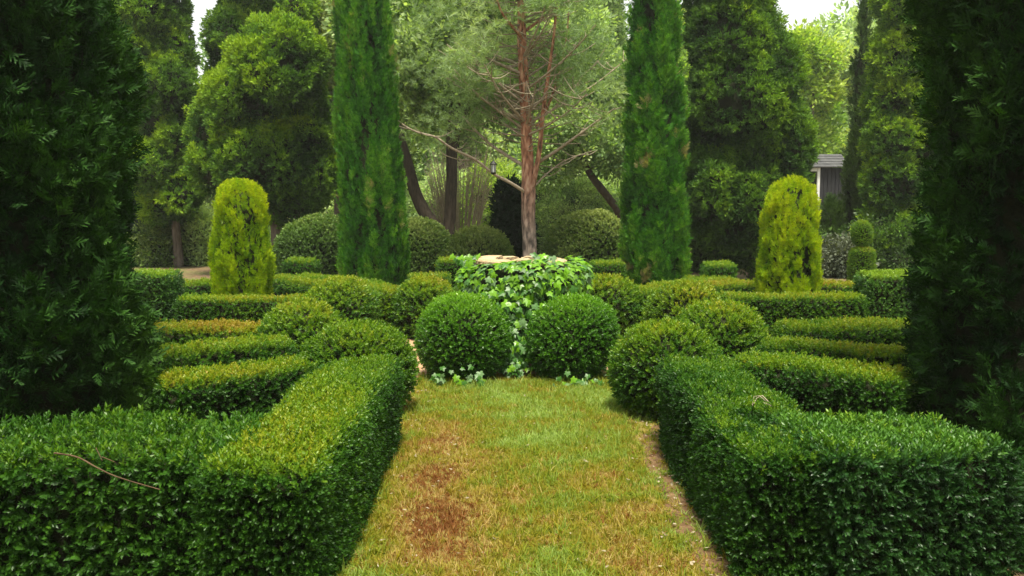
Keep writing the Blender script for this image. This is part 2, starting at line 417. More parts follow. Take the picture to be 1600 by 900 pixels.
def dress(V, F, parent, dens, kind, mat, scl, tint, name='foliage', up=0.35, out=1.0, jit=0.45, depth=0.03, sj=0.25, inset=0.03, core=True, flat=False, wfun=None, core_mat=None, core_name='inner_branches', wob=(8, .012), core_surf=None):
    """inner twig body plus a skin of leaf sprigs"""
    seed = int(rng.integers(1e6))
    Vd = displaced(V, F, Noise(seed, wob[0]), wob[1])
    # outward check
    ctr = Vd.mean(0); nn = vnormals(Vd, F)
    if ((Vd - ctr) * nn).sum() < 0: F = [tuple(reversed(f)) for f in F]; nn = -nn
    if core_surf is not None:
        Vc, Fc = core_surf; mesh_obj(core_name, displaced(Vc, Fc, Noise(seed, wob[0]), wob[1]), Fc, core_mat or M_TWIG, parent)
    elif core: mesh_obj(core_name, Vd - nn * inset, F, core_mat or M_TWIG, parent)
    P, N = sample(Vd, F, dens, wfun)
    keep = P[:, 2] > 0.004; P, N = P[keep], N[keep]
    n = len(P)
    Dr = unit(N * out + UP * up + rng.normal(size=(n, 3)) * jit)
    dpt = rng.random(n) ** 1.5 * depth
    P = P - N * (dpt[:, None] + scl * .015)
    S = scl * rng.uniform(1 - sj, 1 + sj, n)
    T = tint(P, N) + rng.normal(size=n) * 0.07
    Nn = (N + rng.normal(size=(n, 3)) * .5) if flat else rng.normal(size=(n, 3))
    return scatter(name, P, Dr, Nn, S, T, kind, mat, parent)

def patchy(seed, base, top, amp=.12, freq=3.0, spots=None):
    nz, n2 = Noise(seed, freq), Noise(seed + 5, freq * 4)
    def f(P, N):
        t = base + (top - base) * np.clip(N[:, 2], 0, 1) ** 1.5 + nz(P) * amp + n2(P) * amp * .5  # upward leaves lighter: new growth, with sunlit tops painted in
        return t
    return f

def box_hedge(path, w, h, label, dens=1700, kind='box', mat=None, scl=1.0, base=.25, top=.62, group='clipped boxwood hedges', cr=.07, name='boxwood_hedge', amp=.1, cat='hedge', inset=.035, up=.35, jit=.45, wob=(7, .014), clefts=0, **kw):
    c = np.mean(np.array(path, float), axis=0)
    root = empty(name, (c[0], c[1], 0), label, cat, group)
    def body(i_):
        q = [np.array(p, float) for p in path]; a_, b_ = q[1] - q[0], q[-2] - q[-1]
        q[0] = q[0] + a_ / np.linalg.norm(a_) * i_; q[-1] = q[-1] + b_ / np.linalg.norm(b_) * i_
        V, F = hedge_surface(q, w - 2 * i_, h - i_, cr, step=.025 if clefts else .06, res=.035 if clefts else .07)
        if clefts: V = V - vnormals(V, F) * (np.clip(Noise(88, 34, 14, (1, 1, .10))(V) - .40, 0, 1) * clefts * np.clip((4.5 - V[:, 1]) / .5, .15, 1) * np.clip(V[:, 2] / .3, .3, 1))[:, None] * np.sign(((V - V.mean(0)) * vnormals(V, F)).sum())
        return V, F
    V, F = body(0)
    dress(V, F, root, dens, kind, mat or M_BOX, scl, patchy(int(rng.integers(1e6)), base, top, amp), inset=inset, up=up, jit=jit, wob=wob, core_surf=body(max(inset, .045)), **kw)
    return root
def ball_profile(R, H, zc, flat=1.0, n=16, p=2.2):
    out = []
    for k in range(n + 1):
        a = -math.pi / 2 + math.pi * k / n; c, s = math.cos(a), math.sin(a)
        out.append((max(R * abs(c) ** (2 / p), .001), zc + H * math.copysign(abs(s) ** (2 / p), s)))
    return [(r, max(z, 0.0)) for r, z in out]
def ball(x, y, R, H, label, dens=2200, kind='box', mat=None, scl=1.0, base=.3, top=.7, zc=None, group='clipped boxwood balls', name='boxwood_ball', cat='topiary', amp=.1, **kw):
    root = empty(name, (x, y, 0), label, cat, group)
    V, F = lathe_surface(ball_profile(R, H, zc if zc is not None else H * .92), x, y, 36)
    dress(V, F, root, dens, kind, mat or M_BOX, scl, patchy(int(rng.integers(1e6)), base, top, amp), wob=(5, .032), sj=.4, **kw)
    return root

# ------------------------------------------------------------------ trunks and branches
def tube(pts, radii, nseg=10, wob=0.0, seed=0):
    pts = np.array(pts, float); radii = np.array(radii, float)
    # resample
    m = max(4, int(sum(np.linalg.norm(b - a) for a, b in zip(pts, pts[1:])) / max(.06, radii.max() * 1.2)))
    m = min(m, 40)
    t = np.linspace(0, len(pts) - 1, m + 1); i = np.minimum(t.astype(int), len(pts) - 2); f = t - i
    P = []
    for ii, ff in zip(i, f):      # catmull-rom
        p0 = pts[max(ii - 1, 0)]; p1 = pts[ii]; p2 = pts[ii + 1]; p3 = pts[min(ii + 2, len(pts) - 1)]
        P.append(.5 * ((2 * p1) + (-p0 + p2) * ff + (2 * p0 - 5 * p1 + 4 * p2 - p3) * ff ** 2 + (-p0 + 3 * p1 - 3 * p2 + p3) * ff ** 3))
    P = np.array(P); R = radii[i] * (1 - f) + radii[i + 1] * f
    r = np.random.default_rng(seed); tan = unit(np.gradient(P, axis=0)); ref = np.array([0.3, 1, 0.1]); V = []
    a = np.linspace(0, 2 * math.pi, nseg, endpoint=False); ph = r.uniform(0, 6.28, 4)
    for p, tt, rr in zip(P, tan, R):
        u = np.cross(tt, ref); u /= np.linalg.norm(u); v = np.cross(tt, u)
        k = rr * (1 + wob * (np.sin(a * 3 + ph[0] + p[2] * 2) * .5 + np.sin(a * 5 + ph[1] - p[2] * 3) * .4 + r.normal(size=nseg) * .35))
        V.append(p + np.cos(a)[:, None] * u * k[:, None] + np.sin(a)[:, None] * v * k[:, None])
    return np.concatenate(V), grid_faces(len(P), nseg, True), P
def merge(parts):
    V, F, b = [], [], 0
    for v, f in parts:
        V.append(v); F += [tuple(i + b for i in ff) for ff in f]; b += len(v)
    return np.concatenate(V), F

# ------------------------------------------------------------------ the setting
def ground_material():
    m, n, l = newmat('earth_and_moss')
    tc = n.new('ShaderNodeTexCoord')
    def ns(s, dt=6):
        a = n.new('ShaderNodeTexNoise'); a.inputs['Scale'].default_value = s; a.inputs['Detail'].default_value = dt; a.inputs['Roughness'].default_value = .65
        l.new(tc.outputs['Object'], a.inputs[0]); return a
    a, b, c = ns(1.1), ns(14), ns(60)
    r1 = ramp(n, [(.3, (.06, .038, .018)), (.5, (.13, .080, .038)), (.7, (.22, .135, .07))]); l.new(b.outputs[0], r1.inputs[0])
    r2 = ramp(n, [(.3, (.05, .065, .015)), (.7, (.20, .20, .05))]); l.new(b.outputs[0], r2.inputs[0])
    k = ramp(n, [(.45, (0, 0, 0)), (.62, (1, 1, 1))]); l.new(a.outputs[0], k.inputs[0])
    mx = n.new('ShaderNodeMix'); mx.data_type = 'RGBA'; l.new(k.outputs[0], mx.inputs[0]); l.new(r1.outputs[0], mx.inputs[6]); l.new(r2.outputs[0], mx.inputs[7])
    bp = n.new('ShaderNodeBump'); bp.inputs['Strength'].default_value = .7; bp.inputs['Distance'].default_value = .02; l.new(c.outputs[0], bp.inputs['Height'])
    p = n.new('ShaderNodeBsdfPrincipled'); p.inputs['Roughness'].default_value = .95; l.new(mx.outputs[2], p.inputs['Base Color']); l.new(bp.outputs[0], p.inputs['Normal'])
    o = n.new('ShaderNodeOutputMaterial'); l.new(p.outputs[0], o.inputs[0]); return m
M_GROUND = ground_material()
M_PATH = noisemat('trodden_earth', [(.25, (.20, .11, .055)), (.5, (.42, .25, .14)), (.75, (.55, .38, .24))], scale=9, bump=.5, bscale=70)
M_EARTH = noisemat('bare_brown_earth', [(.25, (.07, .035, .015)), (.5, (.17, .10, .05)), (.75, (.30, .19, .10))], scale=16, bump=.9, bscale=70)
M_TURF = noisemat('worn_turf', [(.25, (.10, .06, .02)), (.5, (.22, .17, .045)), (.75, (.24, .24, .05))], scale=5, bump=.8, bscale=60)
nx = 60
gx = np.concatenate([np.linspace(-160, -12, 16), np.linspace(-10, 10, 41), np.linspace(12, 160, 16)]); gy = np.concatenate([np.linspace(-60, -4, 8), np.linspace(-2, 22, 49), np.linspace(24, 240, 20)])
GX, GY = np.meshgrid(gx, gy, indexing='ij')
gn = Noise(3, 1.2)
GP = np.stack([GX.ravel(), GY.ravel(), np.zeros(GX.size)], 1); GP[:, 2] = gn(GP) * .008 - .012
tag(mesh_obj('ground', GP, grid_faces(len(gx), len(gy)), M_GROUND), 'brown earth and moss under the hedges and trees', kind='structure')
# the ring path round the planter and the four short paths
def ring_path():
    a = np.linspace(0, 2 * math.pi, 48, endpoint=False); V = [(0.08, 8.4, .008)]; F = []
    rr = 1.9 + .08 * np.sin(a * 5)
    for ai, r_ in zip(a, rr): V.append((0.08 + r_ * math.cos(ai), 8.4 + r_ * math.sin(ai), .008))
    for k in range(48): F.append((0, 1 + k, 1 + (k + 1) % 48))
    return V, F
V, F = ring_path(); tag(mesh_obj('ring_path', V, F, M_PATH), 'bare reddish earth ring path around the ivy planter', kind='structure')
V = [(-5, 7.9, .004), (5, 7.9, .004), (5, 8.9, .004), (-5, 8.9, .004)]; tag(mesh_obj('cross_path', V, [(0, 1, 2, 3)], M_PATH), 'bare earth path crossing the garden', kind='structure')
# lawn sheet on the near path
lx = np.linspace(-.80, 1.0, 19); ly = np.linspace(1.6, 7.5, 60); LX, LY = np.meshgrid(lx, ly, indexing='ij')
LP = np.stack([LX.ravel(), LY.ravel(), np.full(LX.size, .014)], 1); LP[:, 2] += gn(LP * 4) * .003
tag(mesh_obj('lawn', LP, grid_faces(len(lx), len(ly)), M_TURF), 'worn yellowing lawn path between the two near hedges', kind='structure')

V = [(.80, 1.6, .019), (.77, 3.0, .019), (.80, 3.6, .019), (.76, 4.2, .019), (.80, 4.7, .019), (.78, 5.2, .019), (.84, 5.7, .019), (.98, 6.0, .019), (1.4, 6.0, .019), (1.4, 1.6, .019)]
tag(mesh_obj('earth_strip', V, [tuple(range(10))], M_EARTH), 'strip of bare brown earth along the foot of the right path hedge', kind='structure')
def grass():
    n = 42000
    x = rng.uniform(-.80, 1.02, n); y = 1.9 + 5.8 * rng.random(n) ** 0.9
    P = np.stack([x, y, np.full(n, .014)], 1)
    a, b, c = Noise(31, 2.4), Noise(32, 7.0), Noise(33, 20.0)
    dry = .40 + .13 * a(P) + .17 * b(P) + .13 * c(P)
    def blob(cx, cy, sx, sy, v): return v * np.exp(-((x - cx) / sx) ** 2 - ((y - cy) / sy) ** 2)
    dry += blob(-.42, 5.2, .20, 1.2, .40) + blob(-.38, 4.0, .28, .8, .34) + blob(-.25, 6.0, .22, .16, .2) + blob(.05, 4.55, .12, .16, .24) - blob(.15, 6.7, .8, .55, .26) - blob(.28, 5.0, .22, .8, .14) + blob(.45, 3.75, .2, .3, .2) - .10 + .36 * (rng.random(n) < .13)  # far blob paints a pool of light as paler grass
    cover = 1.05 - .85 * np.clip((x - .72 + .06 * a(P)) / .12, 0, 1) * (y < 6.3) - .5 * blob(-.35, 5.3, .15, .6, 1) * (b(P) > 0) - .75 * (np.hypot(x - .08, y - 8.4) < 1.0)
    cover -= .6 * np.clip(-(x + .66) / .1, 0, 1)
    keep = rng.random(n) < cover; P, dry = P[keep], dry[keep]; m = len(P)
    Dr = unit(UP + rng.normal(size=(m, 3)) * .25)
    S = rng.uniform(.55, 1.15, m) * (1 - .25 * (dry > .7)); lng = rng.random(m) < np.where(dry < .35, .16, .05)
    scatter('grass', P[~lng], Dr[~lng], rng.normal(size=(m, 3))[~lng], S[~lng], dry[~lng] + rng.normal(size=(~lng).sum()) * .14, 'grass', M_GRASS, None)['label'] = 'short yellow green and brown grass of the path'
    scatter('long_grass', P[lng], Dr[lng], rng.normal(size=(m, 3))[lng], S[lng], dry[lng] * .8 + rng.normal(size=lng.sum()) * .1, 'grasslong', M_GRASS, None)['label'] = 'longer tufts of pale green grass near the planter'
    # thin grass along the ring and under the hedges
    n = 9000; x = rng.uniform(-3.5, 3.7, n); y = rng.uniform(6.5, 13, n); P = np.stack([x, y, np.full(n, .0)], 1)
    keep = (a(P) > .1) & (np.hypot(x - .08, y - 8.4) > 1.6); P = P[keep]; m = len(P)
    scatter('sparse_grass', P, unit(UP + rng.normal(size=(m, 3)) * .3), rng.normal(size=(m, 3)), rng.uniform(.6, 1.1, m), .45 + .2 * rng.normal(size=m), 'grass', M_GRASS, None)['label'] = 'thin grass growing between the low hedges'
grass()
def litter():
    n = 420; x = rng.uniform(-.75, 1.0, n); y = rng.uniform(3.2, 7.1, n); e = rng.random(n) < .45; x[e] = np.where(rng.random(e.sum()) < .3, -.66, .88) + rng.normal(size=e.sum()) * .06
    P = np.stack([x, y, np.full(n, .035)], 1); V, F = [], []; r = random.Random(4)
    for p in P:
        dv, sd, nr = frame(Vector((r.uniform(-1, 1), r.uniform(-1, 1), r.uniform(-.25, .25))), r); sd = (sd * .3 + dv.cross(Vector((0, 0, 1)))).normalized(); nr = sd.cross(dv).normalized()
        L = r.uniform(.014, .034); leaf_quad(V, F, Vector(p), dv, sd, nr, L, L * r.uniform(.25, .6), .2)
    tag(mesh_obj('fallen_leaves', V, F, M_DEAD, smooth=False), 'pale dry leaves and clippings scattered over the path', kind='stuff')
litter()
for nm in ('grass', 'long_grass', 'sparse_grass'): bpy.data.objects[nm]['kind'] = 'stuff'

# ------------------------------------------------------------------ hedges
box_hedge([(-3.35, 3.42), (-1.10, 3.84)], .62, .56, 'leafy dark green hedge block filling the near left corner, a broken twig on its top', dens=2300, scl=.8, kind='boxbig', base=.08, top=.32, cr=.08, amp=.08, jit=.55, depth=.06, wob=(6, .032), mat=M_BOX)
box_hedge([(-.97, 3.30), (-.955, 4.3), (-.95, 5.58)], .46, .54, 'straight low hedge left of the grass path, sloping front corner, bright green flat top', dens=3900, scl=.85, base=.12, top=.52, cr=.06, wob=(7, .018), amp=.09)
box_hedge([(1.16, 3.50), (1.17, 5.62)], .46, .54, 'straight low hedge right of the grass path with vertical clefts at its near end', dens=3900, scl=.85, base=.13, top=.52, cr=.045, wob=(9, .016), amp=.09, clefts=.30)
box_hedge([(1.22, 3.72), (2.00, 3.82)], .62, .56, 'thick blue green hedge block filling the near right corner', dens=2900, kind='boxbig', scl=.70, mat=M_BOXB, base=.22, top=.66, cr=.045, jit=.45, depth=.05, wob=(7, .022), amp=.12)
box_hedge([(2.2, 3.74), (2.8, 3.9)], .36, .38, 'small leafy hedge end at the very right edge below the dark cypress', dens=2000, kind='boxbig', scl=.8, mat=M_BOXB, base=.3, top=.55, cr=.08)
# left fan
box_hedge([G(480, 563, .48), G(300, 590, .48), G(238, 598, .48)], .40, .48, 'first cross hedge left of the path with orange brown top and dark thin side', dens=2500, scl=.95, base=.12, top=.74, amp=.08)
box_hedge([G(452, 531, .47), G(300, 545, .47), G(205, 549, .47)], .36, .47, 'middle cross hedge on the left, lime top, behind the orange topped one', dens=2300, scl=1.0, base=.28, top=.64)
box_hedge([G(415, 512, .46), G(190, 510, .46)], .38, .46, 'farthest of the three cross hedges left, brownish green top', dens=2200, scl=1.0, base=.25, top=.74)
# right fan
box_hedge([G(1150, 557, .49), G(1300, 575, .49), G(1418, 590, .49)], .42, .49, 'first cross hedge right of the path, wide yellow green top and dark side', dens=2500, scl=.95, base=.18, top=.64)
box_hedge([G(1188, 533, .46), G(1330, 543, .46), G(1430, 550, .46)], .28, .46, 'narrow lime topped cross hedge on the right, second from the near one', dens=2300, scl=1.0, base=.3, top=.66)
box_hedge([G(1222, 508, .45), G(1440, 506, .45)], .40, .45, 'farthest cross hedge right, with yellowed olive top', dens=2200, scl=1.0, base=.28, top=.62)
# beyond the cross path
box_hedge([G(283, 466, .50), G(480, 466, .50)], .34, .50, 'dark straight hedge in front of the left golden cypress', dens=2300, scl=.95, cr=.04, base=.22, top=.66)
box_hedge([G(1128, 463, .50), G(1345, 463, .50)], .34, .50, 'dark straight hedge in front of the right golden cypress', dens=2300, scl=.95, cr=.04, base=.25, top=.64)
box_hedge([G(207, 427, .74), G(272, 427, .74)], .52, .74, 'tall square blue green hedge block left beside the big dark cypress', dens=2600, scl=.85, mat=M_BOXB, base=.45, top=.95, cr=.05)
box_hedge([G(1349, 429, .72), G(1440, 429, .72)], .52, .72, 'tall square blue green hedge block right below the double ball topiary', dens=2600, scl=.85, mat=M_BOXB, base=.45, top=.95, cr=.05)
box_hedge([G(282, 443, .48), G(360, 437, .48), G(430, 436, .48), G(520, 444, .48)], .36, .48, 'low hedge curving behind the left golden cypress', dens=1900, scl=1.0, base=.3, top=.7)
box_hedge([G(1100, 447, .48), G(1190, 443, .48), G(1360, 444, .48)], .36, .48, 'low hedge with orange top behind the right golden cypress', dens=1900, scl=1.0, base=.25, top=.80)
box_hedge([G(470, 430, .50), G(540, 437, .50), G(625, 455, .50)], .40, .50, 'curved hedge left running back from the ring of balls towards the tall cypress', dens=2000, scl=1.0, base=.42, top=.62)
box_hedge([G(1140, 436, .50), G(1070, 442, .50), G(995, 456, .50)], .42, .50, 'curved hedge right running back from the ring of balls towards the tall cypress', dens=2000, scl=1.0, base=.45, top=.66)
for (a, b, py, z, lb) in [(450, 494, 407, .62, 'small square hedge block left of the bright tall cypress'), (685, 730, 407, .62, 'small square hedge block just left of the ivy planter, beneath the pale mound'),
                          (925, 972, 410, .62, 'small square hedge block just right of the ivy planter, beside the tall cypress'), (1102, 1144, 413, .62, 'small square hedge block between the right tall cypress and the wide conifer')]:
    box_hedge([G(a, py, z), G(b, py, z)], .5, z, lb, dens=2000, scl=.95, cr=.04, base=.25, top=.6, group='small square hedge blocks at the back')
for (a, b, py, lb) in [(640, 700, 431, 'low strip of hedge at the back, between the tall cypress and the planter'), (1072, 1146, 436, 'low strip of hedge at the back, right of the flecked tall cypress')]:
    box_hedge([G(a, py, .45), G(b, py, .45)], .4, .45, lb, dens=2000, scl=.95, cr=.04, base=.35, top=.6, group='small square hedge blocks at the back')

# ------------------------------------------------------------------ balls
for (px, Y, R, H, lb, bs, tp) in [
    (556, 6.35, .385, .345, 'large ball at the far end of the left path hedge', .35, .58), (1050, 6.35, .365, .34, 'large ball at the far end of the right path hedge', .30, .58),
    (466, 7.35, .335, .35, 'round olive topped ball left, between the path ball and the reddish one behind', .32, .72), (1130, 7.35, .37, .345, 'wide olive topped ball right, between the path ball and the one behind it', .34, .66),
    (531, 9.3, .36, .335, 'brownish ball left at the end of the straight dark hedge', .36, .70), (1071, 9.3, .37, .335, 'brownish ball right at the end of the straight dark hedge', .34, .66),
    (663, 9.9, .36, .33, 'brown tinged ball behind the left planter ball', .36, .74), (952, 9.9, .375, .34, 'brown tinged ball behind the right planter ball', .36, .74)]:
    ball((px - 800) / 1400 * Y, Y, R, H, lb, dens=2300 if Y < 7 else 1500, scl=1.0 if Y < 7 else 1.25, base=bs, top=tp)
ball(-.42, 7.62, .398, .362, 'bright green ball in front of the ivy planter, left one with ivy at its foot', mat=M_BALL, dens=3000, scl=.9, base=.3, top=.75, zc=.345)
ball(.505, 7.62, .388, .362, 'bright green ball in front of the ivy planter, right one', mat=M_BALL, dens=3000, scl=.9, base=.35, top=.78, zc=.345)

# ------------------------------------------------------------------ topiary with a ball on a drum
x_, y_ = (1347 - 800) / 1400 * 13.5, 13.5
tp = empty('double_topiary', (x_, y_, 0), 'small topiary of a ball above a clipped drum, right background', 'topiary')
z345, z385, z425 = D(0, 346, y_)[1], D(0, 386, y_)[1], D(0, 430, y_)[1]
rb = 15.5 * PX(y_)
V, F = lathe_surface(ball_profile(rb, (z345 - z385) / 2, (z345 + z385) / 2), x_, y_, 20)
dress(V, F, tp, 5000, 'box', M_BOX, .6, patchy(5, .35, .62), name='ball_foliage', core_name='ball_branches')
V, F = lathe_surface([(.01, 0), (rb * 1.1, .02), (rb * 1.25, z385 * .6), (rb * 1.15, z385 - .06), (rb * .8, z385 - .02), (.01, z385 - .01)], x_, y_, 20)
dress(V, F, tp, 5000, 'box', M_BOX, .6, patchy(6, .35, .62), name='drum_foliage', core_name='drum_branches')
V, F, _ = tube([(x_, y_, 0), (x_, y_, z385 + .05)], [.03, .025]); mesh_obj('trunk', V, F, M_BARKG, tp)

# ------------------------------------------------------------------ conifers with a single column
def column_tree(name, x, y, prof, lean, label, cat, mat, dens, scl, kind, tint, group=None, up=1.1, out=.55, jit=.28, amp=.06, freq=(5, 5, 1.4), depth=.12, zmax_dense=None, flat=True, trunk_r=.1, seed=1, inset=.09):
    root = empty(name, (x, y, 0), label, cat, group)
    top = prof[-1][1]
    zs = np.linspace(0.02, top, 60); rr = np.interp(zs, [p[1] for p in prof], [p[0] for p in prof])
    V, F = lathe_surface(list(zip(rr, zs)), x, y, 56, lean)
    nz = Noise(seed, 1.0, 24, freq); n2 = Noise(seed + 1, 1.0, 24, tuple(f * 3 for f in freq))
    N = vnormals(V, F)
    rad_ = np.hypot(V[:, 0] - x - lean[0] * V[:, 2], V[:, 1] - y - lean[1] * V[:, 2])
    V = V + N * ((nz(V) * amp + n2(V) * amp * .55) * np.clip(rad_ / .15, 0, 1))[:, None]
    ridge = lambda P: (nz(P) * .6 + n2(P) * .4)  # low ridges also get darker tint: crevice shade put into the leaf colour
    wf = None
    gap = lambda c: np.clip(.75 + .9 * ridge(c), .12, 1.5)
    wf = (lambda c, n_: np.where(c[:, 2] > zmax_dense, .22, 1.0) * gap(c)) if zmax_dense else (lambda c, n_: gap(c))
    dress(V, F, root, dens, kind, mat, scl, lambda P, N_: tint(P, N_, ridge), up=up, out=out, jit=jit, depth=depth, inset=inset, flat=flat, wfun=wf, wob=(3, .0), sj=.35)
    V, F, _ = tube([(x, y, 0), (x + lean[0] * top * .4, y, top * .4)], [trunk_r, trunk_r * .7]); mesh_obj('trunk', V, F, M_BARKG, root)
    return root
# golden cypresses
def gold_prof(r, top): return [(r * .82, 0), (r * .96, top * .15), (r, top * .38), (r * .98, top * .58), (r * .90, top * .74), (r * .80, top * .86), (r * .64, top * .94), (r * .35, top * .985), (.02, top)]
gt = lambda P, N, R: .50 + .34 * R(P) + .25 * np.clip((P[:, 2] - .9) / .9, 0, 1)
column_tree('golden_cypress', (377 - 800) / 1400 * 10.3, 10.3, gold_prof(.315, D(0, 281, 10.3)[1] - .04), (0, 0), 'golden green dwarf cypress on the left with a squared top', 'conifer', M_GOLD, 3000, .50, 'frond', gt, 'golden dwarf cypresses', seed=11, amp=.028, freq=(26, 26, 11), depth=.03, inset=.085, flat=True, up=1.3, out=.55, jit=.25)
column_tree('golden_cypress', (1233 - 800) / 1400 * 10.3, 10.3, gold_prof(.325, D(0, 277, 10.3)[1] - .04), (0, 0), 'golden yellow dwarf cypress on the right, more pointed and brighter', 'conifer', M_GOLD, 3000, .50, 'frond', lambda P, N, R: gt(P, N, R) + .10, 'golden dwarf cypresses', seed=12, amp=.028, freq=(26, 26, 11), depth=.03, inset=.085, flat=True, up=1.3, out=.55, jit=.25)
# tall cypresses of the middle distance
ct = lambda b, a: (lambda P, N, R: b + a * R(P))
column_tree('column_cypress', -2.13, 14, [(.44, 0), (.50, .5), (.48, 1.6), (.42, 3.2), (.38, 4.8), (.30, 6.4), (.03, 8)], (-.036, 0), 'tall bright green column cypress left of the pine', 'conifer', M_CYPL, 1500, .9, 'frond', ct(.45, .38), 'tall column cypresses', zmax_dense=5.3, seed=21, amp=.035, freq=(18, 18, 4), jit=.18, out=.38)
column_tree('column_cypress', 2.27, 14, [(.39, 0), (.46, .5), (.45, 1.6), (.39, 3.2), (.33, 4.8), (.28, 6.2), (.03, 7.8)], (-.028, 0), 'tall column cypress right of the pine, flecked with pale dry tips', 'conifer', M_CYPL, 1400, .95, 'frond', lambda P, N, R: .44 + .36 * R(P) + .5 * (Noise(5, 12)(P) > 1.15), 'tall column cypresses', zmax_dense=5.3, seed=22, amp=.05, freq=(15, 15, 5), jit=.28, out=.45)
# dark cypresses flanking the camera, their lit path side painted into the tint
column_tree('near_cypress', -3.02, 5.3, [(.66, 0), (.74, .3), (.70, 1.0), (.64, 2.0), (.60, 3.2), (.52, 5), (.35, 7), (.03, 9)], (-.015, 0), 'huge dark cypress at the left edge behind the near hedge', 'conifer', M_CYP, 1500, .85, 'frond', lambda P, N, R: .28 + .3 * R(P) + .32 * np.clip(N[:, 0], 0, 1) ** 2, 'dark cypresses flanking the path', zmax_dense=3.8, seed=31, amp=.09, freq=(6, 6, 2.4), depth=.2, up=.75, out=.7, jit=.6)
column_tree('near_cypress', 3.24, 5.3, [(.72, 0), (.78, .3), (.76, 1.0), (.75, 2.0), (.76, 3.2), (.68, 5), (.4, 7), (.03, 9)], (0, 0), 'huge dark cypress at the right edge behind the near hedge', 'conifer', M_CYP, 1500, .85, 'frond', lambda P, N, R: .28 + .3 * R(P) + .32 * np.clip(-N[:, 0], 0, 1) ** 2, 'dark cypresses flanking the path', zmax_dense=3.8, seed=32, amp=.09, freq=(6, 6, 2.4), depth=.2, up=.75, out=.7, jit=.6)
# ------------------------------------------------------------------ unseen cypresses added beside and behind the camera to shade the foreground
for (x, y, r, hh, lb) in [(-2.75, 1.1, .8, 8.5, 'unseen cypress added for shade beside the path, left of where one stands'), (3.0, 1.0, .8, 8.5, 'unseen cypress added for shade beside the path, right of where one stands'),
                      (-2.9, -2.2, .85, 9, 'unseen cypress added for shade behind on the left side of the path'), (3.1, -2.3, .85, 9, 'unseen cypress added for shade behind on the right side of the path'), (-5.0, 3.2, .9, 9, 'unseen cypress added for shade behind the near left hedge'), (5.4, 3.2, .9, 9, 'unseen cypress added for shade behind the near right hedge')]:
    column_tree('near_cypress', x, y, [(r * .9, 0), (r, .4), (r * .95, 1.5), (r * .9, 3.2), (r * .75, 5), (r * .45, 7), (.03, hh)], (0, 0), lb, 'conifer', M_CYP, 300, 1.7, 'frond', ct(.3, .25), 'dark cypresses flanking the path', seed=int(rng.integers(900)), amp=.08, freq=(6, 6, 2), depth=.15)
# thin weathered cypresses, right background
column_tree('thin_cypress', (1339 - 800) / 1400 * 21, 21, [(.24, 0), (.30, 1.0), (.28, 2.2), (.27, 3.6), (.20, 4.8), (.10, 6.0), (.02, 6.6)], (-.01, 0), 'thin weathered grey green cypress with spire top beside the grey shed', 'conifer', M_OLIVE, 500, 1.3, 'frond', ct(.22, .25), seed=41, amp=.08, freq=(9, 9, 1.5), jit=.35)
column_tree('thin_cypress', (1294 - 800) / 1400 * 20, 20, [(.28, 0), (.34, .8), (.26, 1.1), (.12, 1.35), (.02, 1.5)], (0, 0), 'short dark cypress in front of the grey shed', 'conifer', M_OLIVE, 500, 1.2, 'frond', ct(.12, .18), seed=42, amp=.06, freq=(9, 9, 2), jit=.35)
# dark clipped cone behind the pine
column_tree('dark_cone_shrub', (797 - 800) / 1400 * 17.5, 17.5, [(.40, 0), (.42, .5), (.38, 1.1), (.24, 1.7), (.03, D(0, 276, 17.5)[1])], (0, 0), 'very dark clipped cone just left behind the pine trunk', 'topiary', M_CYP, 700, 1.0, 'tuft', ct(.1, .1), seed=43, amp=.02, jit=.4)

